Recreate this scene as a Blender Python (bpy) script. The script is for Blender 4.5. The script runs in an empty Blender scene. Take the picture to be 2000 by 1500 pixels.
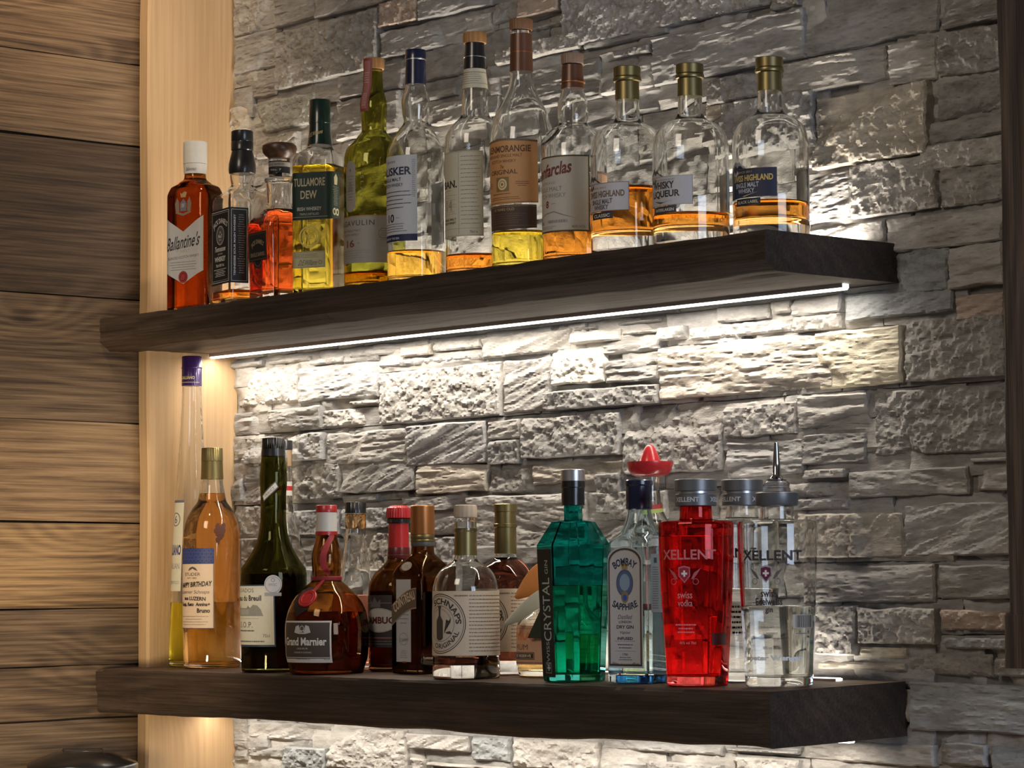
import bpy, bmesh, math, random
import numpy as np
from mathutils import Vector, Matrix, noise as mnoise
R = math.radians
scene = bpy.context.scene
col = scene.collection

# ------------------------------------------------------------------ camera
cam_d = bpy.data.cameras.new('camera'); cam = bpy.data.objects.new('camera', cam_d); col.objects.link(cam)
cam_d.sensor_width = 36.0; cam_d.lens = 5550.5 / 2000 * 36.0
cam_d.clip_start = 0.05; cam_d.clip_end = 60
_yaw, _pit, _rol = 0.8515, 0.0695, -0.0065
_f = Vector((-math.sin(_yaw)*math.cos(_pit), math.cos(_yaw)*math.cos(_pit), math.sin(_pit)))
_r = _f.cross(Vector((0, 0, 1))).normalized(); _u = _r.cross(_f)
_c, _s = math.cos(_rol), math.sin(_rol)
_r2 = _r*_c + _u*_s; _u2 = -_r*_s + _u*_c
_m = Matrix((( _r2.x, _u2.x, -_f.x, 2.4267), (_r2.y, _u2.y, -_f.y, -2.5431), (_r2.z, _u2.z, -_f.z, 0.1307), (0, 0, 0, 1)))
cam.matrix_world = _m
scene.camera = cam

# ------------------------------------------------------------------ world, lights, exposure
scene.view_settings.view_transform = 'Standard'; scene.view_settings.look = 'None'
scene.view_settings.gamma = 1.0; scene.view_settings.use_curve_mapping = False
scene.view_settings.exposure = 0.0
w = bpy.data.worlds.new('room_ambient'); scene.world = w; w.use_nodes = True
w.node_tree.nodes['Background'].inputs[0].default_value = (0.62, 0.55, 0.50, 1)
w.node_tree.nodes['Background'].inputs[1].default_value = 0.10
cy = scene.cycles
cy.max_bounces = 20; cy.transmission_bounces = 18; cy.glossy_bounces = 6; cy.diffuse_bounces = 3
cy.transparent_max_bounces = 12; cy.sample_clamp_indirect = 4.0; cy.blur_glossy = 0.5

def area(name, loc, target, sx, sy, power, colr, spread=180):
    l = bpy.data.lights.new(name, 'AREA'); l.shape = 'RECTANGLE'; l.size = sx; l.size_y = sy
    l.energy = power; l.color = colr; l.spread = R(spread)
    o = bpy.data.objects.new(name, l); col.objects.link(o); o.location = loc
    d = Vector(target) - Vector(loc)
    o.rotation_euler = d.to_track_quat('-Z', 'Y').to_euler()
    return o
def strip_light(name, x0, x1, y, z, up, power, colr):
    l = bpy.data.lights.new(name, 'AREA'); l.shape = 'RECTANGLE'; l.size = x1-x0; l.size_y = 0.009
    l.energy = power; l.color = colr
    o = bpy.data.objects.new(name, l); col.objects.link(o); o.location = ((x0+x1)/2, y, z)
    o.rotation_euler = (math.pi if up else 0, 0, 0)
    return o
SH = 0.565                       # top of the upper shelf; the lower shelf's top is z = 0
LEDC = (1.0, 0.90, 0.77)
strip_light('led_upper_down', -1.455, -0.055, 0.197, SH-0.0597, False, 3.9, LEDC)
strip_light('led_upper_up', -1.455, -0.055, 0.2255, SH+0.0045, True, 5.2, LEDC)
strip_light('led_lower_up', -1.455, -0.095, 0.2255, 0.0045, True, 1.3, LEDC)
strip_light('led_lower_down', -1.455, -0.055, 0.197, -0.0787, False, 3.4, LEDC)
area('room_lamp', (0.1, -2.7, 1.8), (-0.7, 0.1, 0.3), 0.9, 0.9, 19, (1.0, 0.86, 0.70))
area('ceiling_spot', (-0.75, -0.7, 2.0), (-1.5, -0.16, 1.12), 0.10, 0.10, 1.8, (1.0, 0.78, 0.52), 45)
area('plank_fill', (-0.72, -0.75, -0.12), (-1.5, -0.12, 0.17), 0.12, 0.12, 1.5, (1.0, 0.80, 0.52), 60)  # added unseen fill light that brightens the lower planks
area('window_daylight', (2.7, -0.5, 0.5), (0.1, 0.2, 0.3), 1.3, 1.0, 30, (0.66, 0.78, 1.0))

# ------------------------------------------------------------------ materials
def nm(name):
    m = bpy.data.materials.new(name); m.use_nodes = True
    nt = m.node_tree; nt.nodes.clear()
    out = nt.nodes.new('ShaderNodeOutputMaterial')
    return m, nt, out
def N(nt, t, **k):
    n = nt.nodes.new(t)
    for a, v in k.items(): setattr(n, a, v)
    return n
_cache = {}
def paint(c, rough=0.5, metal=0.0, name='paint', coat=0.0):
    key = (tuple(c), rough, metal, name, coat)
    if key in _cache: return _cache[key]
    m, nt, out = nm(name)
    p = N(nt, 'ShaderNodeBsdfPrincipled')
    # a little procedural unevenness
    tc = N(nt, 'ShaderNodeTexCoord'); no = N(nt, 'ShaderNodeTexNoise'); no.inputs['Scale'].default_value = 180
    nt.links.new(tc.outputs['Object'], no.inputs['Vector'])
    mx = N(nt, 'ShaderNodeMix', data_type='RGBA'); mx.inputs[6].default_value = (c[0]*.93, c[1]*.93, c[2]*.93, 1); mx.inputs[7].default_value = (min(1, c[0]*1.05), min(1, c[1]*1.05), min(1, c[2]*1.05), 1)
    nt.links.new(no.outputs['Fac'], mx.inputs[0]); nt.links.new(mx.outputs[2], p.inputs['Base Color'])
    p.inputs['Roughness'].default_value = rough; p.inputs['Metallic'].default_value = metal
    p.inputs['Coat Weight'].default_value = coat
    nt.links.new(p.outputs[0], out.inputs[0]); _cache[key] = m
    return m
def glass(name, c, ior=1.5, rough=0.0, passes=4):
    key = ('g', tuple(c), ior, rough, passes)
    if key in _cache: return _cache[key]
    m, nt, out = nm(name)
    g = N(nt, 'ShaderNodeBsdfGlass'); e = 1.0/passes
    g.inputs['Color'].default_value = (c[0]**e, c[1]**e, c[2]**e, 1)
    g.inputs['IOR'].default_value = ior; g.inputs['Roughness'].default_value = rough
    nt.links.new(g.outputs[0], out.inputs[0]); _cache[key] = m
    return m
def liquid(name, c): return glass(name, c, 1.35, 0.0, 2)
def emit(name, c, s):
    m, nt, out = nm(name); e = N(nt, 'ShaderNodeEmission'); e.inputs[0].default_value = (*c, 1); e.inputs[1].default_value = s
    nt.links.new(e.outputs[0], out.inputs[0]); return m
def ramp(nt, stops):
    r = N(nt, 'ShaderNodeValToRGB'); el = r.color_ramp.elements
    while len(el) < len(stops): el.new(0.5)
    for e, (p, c) in zip(el, stops): e.position = p; e.color = (*c, 1)
    return r
def wood(name, axis, stops, fine=1.0, bump=0.5, rough=0.75, ring=110.0, warp=9.0, attr=False, knots=0.0, streak=.30, band=.10):
    """grain runs along axis; growth lines are contours of (across * ring + slow warp)"""
    m, nt, out = nm(name); L = nt.links.new
    tc = N(nt, 'ShaderNodeTexCoord'); vec = tc.outputs['Object']
    if attr:
        at = N(nt, 'ShaderNodeAttribute', attribute_name='board'); ad = N(nt, 'ShaderNodeVectorMath', operation='ADD')
        L(vec, ad.inputs[0]); L(at.outputs['Vector'], ad.inputs[1]); vec = ad.outputs[0]
    def noise(across, along, det, ro=.55):
        mp = N(nt, 'ShaderNodeMapping'); sc = [across]*3; sc[axis] = along; mp.inputs['Scale'].default_value = sc; L(vec, mp.inputs[0])
        n = N(nt, 'ShaderNodeTexNoise'); n.inputs['Scale'].default_value = 1.0; n.inputs['Detail'].default_value = det; n.inputs['Roughness'].default_value = ro; L(mp.outputs[0], n.inputs['Vector']); return n.outputs['Fac']
    def M(op, a, b, c=None):
        n = N(nt, 'ShaderNodeMath', operation=op)
        for i, x in enumerate((a, b, c)):
            if x is None: continue
            if isinstance(x, (int, float)): n.inputs[i].default_value = x
            else: L(x, n.inputs[i])
        return n.outputs[0]
    sp = N(nt, 'ShaderNodeSeparateXYZ'); L(vec, sp.inputs[0]); o = [sp.outputs[i] for i in range(3) if i != axis]
    across = M('ADD', o[0], o[1])
    w1 = noise(6, 1.3, 2.0); w2 = noise(26, 5, 2.0)
    ph = M('MULTIPLY_ADD', across, ring*2.0*fine, M('MULTIPLY_ADD', w1, warp*6.0, M('MULTIPLY', w2, 4.0)))
    last = None
    if knots > 0:
        vo = N(nt, 'ShaderNodeTexVoronoi'); m5 = N(nt, 'ShaderNodeMapping'); s5 = [5.2]*3; s5[axis] = 2.3; m5.inputs['Scale'].default_value = s5; L(vec, m5.inputs[0]); L(m5.outputs[0], vo.inputs['Vector']); vo.inputs['Scale'].default_value = 1.0
        kd = vo.outputs['Distance']
        k1 = N(nt, 'ShaderNodeMapRange'); L(kd, k1.inputs[0]); k1.inputs[1].default_value = 0.0; k1.inputs[2].default_value = 0.42; k1.inputs[3].default_value = 22.0; k1.inputs[4].default_value = 0.0; k1.interpolation_type = 'SMOOTHSTEP'
        ph = M('ADD', ph, k1.outputs[0])
        k2 = N(nt, 'ShaderNodeMapRange'); L(kd, k2.inputs[0]); k2.inputs[1].default_value = 0.02; k2.inputs[2].default_value = 0.085; k2.inputs[3].default_value = -knots; k2.inputs[4].default_value = 0.0; last = k2.outputs[0]
    sn = M('SINE', ph, 0.0)
    st = noise(240*fine, 4*fine, 5.0, .7); big = noise(9, 1.6, 3.0)
    v = M('MULTIPLY_ADD', sn, band, 0.5)
    v = M('ADD', v, M('MULTIPLY', M('SUBTRACT', st, .5), streak*2)); v = M('ADD', v, M('MULTIPLY', M('SUBTRACT', big, .5), .75))
    if last is not None: v = M('ADD', v, last)
    rp = ramp(nt, stops); L(v, rp.inputs[0]); colr = rp.outputs[0]
    if attr:      # every board of the old cladding has its own tone
        a2 = N(nt, 'ShaderNodeAttribute', attribute_name='tone'); mx = N(nt, 'ShaderNodeMix', data_type='RGBA', blend_type='MULTIPLY'); mx.inputs[0].default_value = 1; L(colr, mx.inputs[6]); L(a2.outputs['Color'], mx.inputs[7]); colr = mx.outputs[2]
    p = N(nt, 'ShaderNodeBsdfPrincipled'); L(colr, p.inputs['Base Color']); p.inputs['Roughness'].default_value = rough
    bp = N(nt, 'ShaderNodeBump'); bp.inputs['Strength'].default_value = bump; bp.inputs['Distance'].default_value = 0.003; L(v, bp.inputs['Height']); L(bp.outputs[0], p.inputs['Normal'])
    L(p.outputs[0], out.inputs[0]); return m
def stone_mat():
    m, nt, out = nm('split_stone'); L = nt.links.new
    tc = N(nt, 'ShaderNodeTexCoord'); at = N(nt, 'ShaderNodeAttribute', attribute_name='tint')
    n1 = N(nt, 'ShaderNodeTexNoise'); n1.inputs['Scale'].default_value = 34; n1.inputs['Detail'].default_value = 7; n1.inputs['Roughness'].default_value = .7
    mp = N(nt, 'ShaderNodeMapping'); mp.inputs['Scale'].default_value = (.45, 1, 1.6); mp.inputs['Rotation'].default_value = (0, .12, 0)
    L(tc.outputs['Object'], mp.inputs[0]); L(mp.outputs[0], n1.inputs['Vector'])
    rp = ramp(nt, [(.30, (.55, .53, .51)), (.5, (.95, .94, .93)), (.66, (1.25, 1.24, 1.22))]); L(n1.outputs['Fac'], rp.inputs[0])
    mu = N(nt, 'ShaderNodeMix', data_type='RGBA', blend_type='MULTIPLY'); mu.inputs[0].default_value = 1; L(at.outputs['Color'], mu.inputs[6]); L(rp.outputs[0], mu.inputs[7])
    n2 = N(nt, 'ShaderNodeTexNoise'); n2.inputs['Scale'].default_value = 150; n2.inputs['Detail'].default_value = 5; n2.inputs['Roughness'].default_value = .7; L(mp.outputs[0], n2.inputs['Vector'])
    p = N(nt, 'ShaderNodeBsdfPrincipled'); p.inputs['Roughness'].default_value = .72; L(mu.outputs[2], p.inputs['Base Color'])
    ad = N(nt, 'ShaderNodeMath', operation='ADD'); L(n1.outputs['Fac'], ad.inputs[0]); L(n2.outputs['Fac'], ad.inputs[1])
    bp = N(nt, 'ShaderNodeBump'); bp.inputs['Strength'].default_value = .6; bp.inputs['Distance'].default_value = 0.0025; L(ad.outputs[0], bp.inputs['Height']); L(bp.outputs[0], p.inputs['Normal'])
    L(p.outputs[0], out.inputs[0]); return m

# ------------------------------------------------------------------ objects and tags
def link(name, me, mats=(), parent=None, smooth=None):
    for x in (mats if isinstance(mats, (list, tuple)) else [mats]): me.materials.append(x)
    if smooth is not None and len(me.polygons):
        me.polygons.foreach_set('use_smooth', [True]*len(me.polygons))
        if smooth > 0: me.set_sharp_from_angle(angle=R(smooth))
    o = bpy.data.objects.new(name, me); col.objects.link(o)
    if parent is not None: o.parent = parent
    return o
def mesh(name, v, f):
    me = bpy.data.meshes.new(name); me.from_pydata(v, [], f); me.update(); return me
def empty(name, label, cat, loc, rot=0, group=None):
    o = bpy.data.objects.new(name, None); col.objects.link(o); o.empty_display_size = .02
    o.location = loc; o.rotation_euler = (0, 0, R(rot)); o['label'] = label; o['category'] = cat
    if group: o['group'] = group
    return o

# ------------------------------------------------------------------ value noise
def vnoise(x, y, seed=0):
    xi = np.floor(x).astype(np.int64); yi = np.floor(y).astype(np.int64); xf = x-xi; yf = y-yi
    def h(a, b):
        n = (a*374761393 + b*668265263 + seed*1442695041) & 0xFFFFFFFF
        n = ((n ^ (n >> 13))*1274126177) & 0xFFFFFFFF
        return ((n ^ (n >> 16)) & 0xFFFF)/65535.0
    u = xf*xf*(3-2*xf); v = yf*yf*(3-2*yf)
    return (h(xi, yi)*(1-u)+h(xi+1, yi)*u)*(1-v)+(h(xi, yi+1)*(1-u)+h(xi+1, yi+1)*u)*v
def fbm(x, y, seed=0, o=4, g=.5):
    t = 0; a = 1; s = 0
    for k in range(o): t = t+a*vnoise(x*2**k, y*2**k, seed+k*17); s += a; a *= g
    return t/s
# ------------------------------------------------------------------ the stone wall
STONES=[(-1469,1054,-1352,1157,'g'),(-1352,1052,-1237,1152,'g'),(-1237,1050,-1046,1148,'g'),(-1466,990,-1353,1055,'g'),(-1469,941,-1353,989,'g'),(-1350,946,-1074,1045,'g'),(-1262,907,-1016,953,'g'),(-1472,891,-1425,935,'w'),(-1424,880,-1246,934,'c'),(-1183,841,-1022,906,'g'),(-1409,838,-1287,874,'g'),(-1071,1007,-975,1050,'p'),(-972,1004,-803,1054,'g'),(-1068,957,-858,1002,'g'),(-863,962,-804,997,'g'),(-800,974,-738,1007,'g'),(-735,971,-644,1005,'p'),(-788,908,-602,936,'g'),(-733,949,-611,960,'g'),(-596,904,-422,932,'g'),(-562,881,-454,896,'g'),(-784,832,-562,895,'g'),(-557,832,-454,867,'g'),(-1052,909,-861,943,'g'),(-1016,878,-885,893,'g'),(-940,835,-787,869,'g'),(-809,865,-784,895,'g'),(-641,913,-222,1013,'g'),(-451,831,-156,901,'g'),(-161,831,77,933,'g'),(83,831,182,882,'g'),(-218,902,-164,937,'g'),(-200,782,-16,829,'g'),(-342,789,-201,826,'g'),(-7,770,74,828,'g'),(76,769,182,828,'g'),(-312,710,-142,789,'g'),(-349,768,-313,792,'w'),(-349,733,-314,767,'g'),(-140,676,58,774,'w'),(70,714,182,765,'g'),(46,687,180,717,'g'),(44,651,179,687,'g'),(-164,681,-144,703,'g'),(-164,604,-81,672,'g'),(-78,603,71,676,'g'),(74,603,178,661,'g'),(-160,570,-18,599,'g'),(-16,552,177,599,'g'),(-12,497,88,553,'b'),(-92,469,94,505,'b'),(86,497,179,552,'g'),(97,456,178,489,'p'),(-325,566,-162,610,'g'),(-326,484,-229,508,'g'),(-224,489,-189,509,'g'),(-186,482,-95,510,'g'),(-383,464,-189,484,'g'),(-186,461,-96,484,'g'),(-144,383,6,460,'y'),(11,383,179,463,'g'),(-49,289,177,375,'g'),(-179,332,-55,376,'g'),(-319,325,-182,371,'g'),(-174,282,-60,325,'g'),(-317,271,-173,320,'g'),(-169,264,-91,278,'g'),(-90,236,112,273,'g'),(115,276,178,283,'g'),(116,240,177,270,'g'),(-203,239,-91,261,'g'),(-210,223,-92,240,'g'),(-181,158,-1,219,'w'),(3,159,177,228,'g'),(-153,100,56,151,'g'),(60,105,178,149,'g'),(-154,31,-81,97,'g'),(-77,47,58,95,'g'),(61,65,174,93,'p'),(66,42,176,58,'b'),(-76,29,6,44,'y'),(-155,12,1,24,'w'),(3,7,146,38,'g'),(149,9,226,34,'g'),(6,-62,224,0,'b'),(-181,-108,52,-79,'g'),(54,-104,135,-74,'g'),(137,-108,220,-76,'b'),(-315,-102,-184,-95,'g'),(-309,-119,-184,-110,'w'),(181,380,232,450,'g'),(182,288,229,373,'g'),(182,232,228,282,'g'),(180,158,226,226,'g'),(180,105,225,148,'g'),(179,43,223,95,'g'),(-445,384,-117,457,'w'),(-1472,490,-1384,502,'g'),(-1383,491,-1258,501,'g'),(-1256,483,-1170,495,'g'),(-1167,480,-1078,492,'g'),(-1150,488,-1024,501,'g'),(-1021,481,-946,500,'w'),(-1076,468,-829,479,'g'),(-944,484,-830,501,'g'),(-828,467,-632,502,'g'),(-628,494,-578,502,'g'),(-628,475,-526,494,'g'),(-577,496,-448,503,'g'),(-524,481,-447,488,'g'),(-564,455,-445,471,'g'),(-445,467,-389,488,'g'),(-670,417,-558,468,'W'),(-556,414,-447,448,'g'),(-1468,426,-1292,490,'g'),(-1289,424,-1081,482,'g'),(-1156,412,-1083,421,'g'),(-1080,378,-784,462,'g'),(-782,381,-673,462,'g'),(-681,380,-445,410,'g'),(-1475,378,-1223,418,'g'),(-1234,379,-1081,410,'g'),(-1472,321,-1444,374,'g'),(-1472,267,-1440,315,'g'),(-1440,328,-1220,375,'g'),(-1439,302,-1397,327,'g'),(-1439,261,-1397,300,'g'),(-1216,317,-1006,373,'g'),(-1004,310,-816,374,'g'),(-814,343,-740,374,'g'),(-813,305,-742,342,'g'),(-738,311,-526,374,'g'),(-1306,264,-1184,324,'g'),(-1180,272,-986,323,'g'),(-982,266,-816,311,'w'),(-814,263,-718,300,'g'),(-715,273,-524,305,'w'),(-1176,258,-1081,272,'g'),(-1020,240,-870,264,'g'),(-868,181,-597,261,'g'),(-1469,210,-1306,261,'g'),(-1305,208,-1178,250,'g'),(-1176,216,-1022,250,'g'),(-1471,133,-1306,207,'g'),(-1303,150,-1186,204,'g'),(-1182,149,-995,210,'w'),(-992,202,-870,232,'g'),(-988,160,-871,200,'g'),(-593,216,-432,259,'g'),(-593,176,-411,214,'g'),(-522,281,-324,371,'g'),(-579,229,-526,286,'g'),(-1487,-165,-1431,-91,'g'),(-1427,-125,-1215,-95,'g'),(-1429,-156,-1334,-138,'g'),(-1329,-174,-1215,-133,'b'),(-1212,-165,-1010,-95,'g'),(-1006,-127,-860,-100,'g'),(-1006,-169,-968,-139,'g'),(-964,-151,-776,-143,'g'),(-857,-137,-770,-99,'b'),(-766,-145,-578,-98,'g'),(-574,-110,-328,-94,'g'),(-574,-146,-482,-124,'g'),(-478,-139,-329,-120,'g'),(-301,-98,-181,-90,'g'),(-301,-126,-182,-107,'g')]
TINT = {'g': [(.40,.385,.36), (.34,.33,.315), (.45,.435,.41), (.30,.295,.285), (.38,.375,.37)], 'w': [(.52,.475,.40), (.48,.44,.385)], 'W': [(.72,.69,.62)],
        'y': [(.70,.64,.50)], 'p': [(.48,.39,.33)], 'b': [(.31,.33,.34)], 'c': [(.40,.41,.38)]}
WY = 0.262
def stone_wall():
    V = []; F = []; T = []; rnd = random.Random(7)
    def patch(X0, Z0, X1, Z1, tint, prot, step, kind, sd, edge=.003):
        nx = max(5, int((X1-X0)/step)+1); nz = max(4, int((Z1-Z0)/step)+1)
        u = np.linspace(0, 1, nx); v = np.linspace(0, 1, nz); U, W_ = np.meshgrid(u, v)
        X = X0+(X1-X0)*U; Z = Z0+(Z1-Z0)*W_
        dx = np.minimum(X-X0, X1-X); dz = np.minimum(Z-Z0, Z1-Z)
        d = np.minimum(dx, dz)
        # wavering outline, stronger at the rim
        rim = np.clip(1-d/.02, 0, 1)
        am = min(.0028, (Z1-Z0)*.07)
        Xd = X+(fbm(X*28+sd, Z*28, sd)-.5)*2*am*rim; Zd = Z+(fbm(X*22, Z*22+sd, sd+5)-.5)*2*am*rim
        ang = rnd.uniform(-.12, .30); ca, sa = math.cos(ang), math.sin(ang); P = X*ca+Z*sa; Q = -X*sa+Z*ca
        if kind == 0:   # layered slate: long ledges
            n = fbm(P*11, Q*95, sd, 5, .68); steps = np.floor(fbm(P*5, Q*30, sd+3, 2)*6)/6
            h = .0062*(n-.5)*2+.0050*(steps-.5)+.003*(fbm(P*14, Q*20, sd+9)-.5)
        else:           # hammered, grainy face
            n = fbm(P*70, Q*95, sd, 4, .7); h = .0065*(n-.5)*2+.004*(fbm(P*12, Q*14, sd+9)-.5)
        # a broken-off slanting facet on some stones
        if rnd.random() < .5:
            a2 = rnd.uniform(0, 6.28); dist = (X-(X0+X1)/2)*math.cos(a2)+(Z-(Z0+Z1)/2)*math.sin(a2)*1.4-rnd.uniform(.0, .35)*min(X1-X0, .14)
            h = h-np.clip(dist, 0, .02)*rnd.uniform(.25, .6)
        h = h+rnd.uniform(-.05, .05)*(Z-(Z0+Z1)/2)+rnd.uniform(-.02, .02)*(X-(X0+X1)/2)
        h = np.clip(h, -.009, .0095)
        e = np.clip(1-d/edge, 0, 1); H = prot+h-edge*(1-np.sqrt(np.clip(1-e*e, 0, 1)))*1.1
        Y = WY-H
        Y = np.maximum(Y, .2335)
        base = len(V)
        V.extend(zip(Xd.ravel().tolist(), Y.ravel().tolist(), Zd.ravel().tolist()))
        jj, ii = np.mgrid[0:nz-1, 0:nx-1]; aa = (base+jj*nx+ii).ravel(); F.append(np.stack([aa, aa+1, aa+nx+1, aa+nx], 1))
        ring = [i for i in range(nx)]+[j*nx+nx-1 for j in range(1, nz)]+[(nz-1)*nx+i for i in range(nx-2, -1, -1)]+[j*nx for j in range(nz-2, 0, -1)]
        b2 = len(V)
        for r in ring:
            q = V[base+r]; V.append((q[0], WY+.004, q[2]))
        k = len(ring)
        F.append(np.array([(base+ring[i], b2+i, b2+(i+1) % k, base+ring[(i+1) % k]) for i in range(k)]))
        T.extend([tint]*(nx*nz+k))
    # small filling stones deep in the joints
    z = -.42; sd = 100
    while z < 1.35:
        hh = rnd.uniform(.03, .075); x = -1.5+rnd.uniform(-.1, 0)
        while x < .75:
            ww = rnd.uniform(.07, .22); sd += 1; c = rnd.choice(TINT['g'])
            deep = -1.47 < x < .17 and -.17 < z < 1.05
            patch(max(x, -1.478), z, x+ww-.0012, z+hh-.0012, c, .009 if deep else .014, .006, rnd.randint(0, 1), sd, .002)
            x += ww
        z += hh
    for s in STONES:
        X0, Z0, X1, Z1, c = s; X0 = max(X0, -1474); sd += 1
        c = rnd.choice(TINT[c]) if c != 'g' else rnd.choice(TINT['g'])
        k = rnd.uniform(.9, 1.1); g = .0013
        patch(X0/1000+g, Z0/1000+g, X1/1000-g, Z1/1000-g, (c[0]*k, c[1]*k, c[2]*k), rnd.uniform(.0135, .0225), .0022, 0 if rnd.random() < .62 else 1, sd)
    b = len(V)
    V.extend([(-1.5, WY-.003, -.45), (.8, WY-.003, -.45), (.8, WY-.003, 1.4), (-1.5, WY-.003, 1.4), (-1.5, WY+.08, -.45), (.8, WY+.08, -.45), (.8, WY+.08, 1.4), (-1.5, WY+.08, 1.4)])
    for q in ((0, 1, 2, 3), (5, 4, 7, 6), (0, 4, 5, 1), (3, 2, 6, 7), (1, 5, 6, 2), (0, 3, 7, 4)): F.append(np.array([[b+i for i in q]]))
    T.extend([(.20, .19, .18)]*8)
    Q = np.concatenate(F).astype(np.int32); me = bpy.data.meshes.new('wall_back'); me.vertices.add(len(V)); me.vertices.foreach_set('co', np.array(V, dtype=np.float32).ravel())
    me.loops.add(Q.size); me.loops.foreach_set('vertex_index', Q.ravel()); me.polygons.add(len(Q)); me.polygons.foreach_set('loop_start', np.arange(0, Q.size, 4, dtype=np.int32)); me.update(calc_edges=True); me.validate()
    at = me.color_attributes.new('tint', 'FLOAT_COLOR', 'POINT'); arr = np.ones((len(V), 4), dtype=np.float32); arr[:, :3] = np.array(T); at.data.foreach_set('color', arr.ravel())
    o = link('wall_back', me, stone_mat(), smooth=30); o['kind'] = 'structure'; return o
stone_wall()

# ------------------------------------------------------------------ planks, post, beams, shelves
def loft_box(name, mat, axis, a0, a1, n, sect, disp, caps=4, parent=None, attr=None, smooth=40):
    """sect: closed list of (p, q) ; extruded along axis; disp(t, k, p, q) -> (dp, dq)"""
    V = []; F = []; K = len(sect)
    def put(t, p, q):
        if axis == 0: V.append((t, p, q))
        elif axis == 1: V.append((p, t, q))
        else: V.append((p, q, t))
    ts = np.linspace(a0, a1, n)
    cp = sum(s[0] for s in sect)/K; cq = sum(s[1] for s in sect)/K
    for t in ts:
        for k, (p, q) in enumerate(sect):
            dp, dq = disp(float(t), k, p, q); put(float(t), p+dp, q+dq)
    for i in range(n-1):
        for k in range(K):
            a = i*K+k; b = i*K+(k+1) % K; F.append((a, b, b+K, a+K))
    for end, t in ((0, a0), (n-1, a1)):
        prev = [end*K+k for k in range(K)]
        for c in range(1, caps):
            s = 1-c/caps; cur = []
            for k in range(K):
                v = V[end*K+k]; pq = [v[i] for i in range(3) if i != axis]
                cur.append(len(V)); put(t, cp+(pq[0]-cp)*s, cq+(pq[1]-cq)*s)
            for k in range(K):
                q4 = (prev[k], prev[(k+1) % K], cur[(k+1) % K], cur[k]); F.append(q4 if end else q4[::-1])
            prev = cur
        F.append(tuple(prev) if end else tuple(prev[::-1]))
    me = mesh(name, V, F)
    bm = bmesh.new(); bm.from_mesh(me); bmesh.ops.recalc_face_normals(bm, faces=bm.faces); bm.to_mesh(me); bm.free()
    return link(name, me, mat, parent, smooth)
def rect_sect(p0, q0, p1, q1, n, m, bev=.002):
    s = []
    for i in range(n+1): s.append((p0+bev+(p1-p0-2*bev)*i/n, q0))
    for i in range(m+1): s.append((p1, q0+bev+(q1-q0-2*bev)*i/m))
    for i in range(n+1): s.append((p1-bev-(p1-p0-2*bev)*i/n, q1))
    for i in range(m+1): s.append((p0, q1-bev-(q1-q0-2*bev)*i/m))
    return s
def nz(x, y, s): return mnoise.fractal((x, y, s*3.7), .9, 2.1, 3)*.33

WOOD_PLANK = wood('old_larch_planks', 1, [(.10, (.020, .012, .007)), (.35, (.080, .049, .027)), (.55, (.150, .096, .054)), (.85, (.25, .17, .10))], bump=.45, attr=True, knots=.45, ring=150, warp=8, band=.07, streak=.75)
WOOD_POST = wood('pale_spruce', 2, [(.05, (.22, .12, .055)), (.35, (.40, .255, .13)), (.75, (.55, .38, .215))], bump=.35, ring=230, warp=2.0, streak=.26, band=.03, knots=.3)
WOOD_SHELF = wood('dark_rough_beam', 0, [(.12, (.006, .004, .003)), (.40, (.029, .018, .012)), (.62, (.068, .043, .030)), (.9, (.13, .088, .062))], bump=1.0, rough=.6, ring=90, warp=5, streak=.45, band=.045)
WOOD_TOP = wood('lit_shelf_top', 0, [(.12, (.030, .019, .012)), (.40, (.095, .060, .040)), (.62, (.17, .11, .075)), (.9, (.26, .18, .12))], bump=.5, rough=.55, ring=90, warp=5, streak=.4)  # shelf wood in a paler tone, light on the top put into the colour
WOOD_BEAM = wood('weathered_beam', 2, [(.12, (.012, .008, .006)), (.42, (.055, .034, .022)), (.62, (.11, .07, .045)), (.9, (.18, .12, .08))], bump=1.0, ring=110, warp=5, streak=.45)

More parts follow.
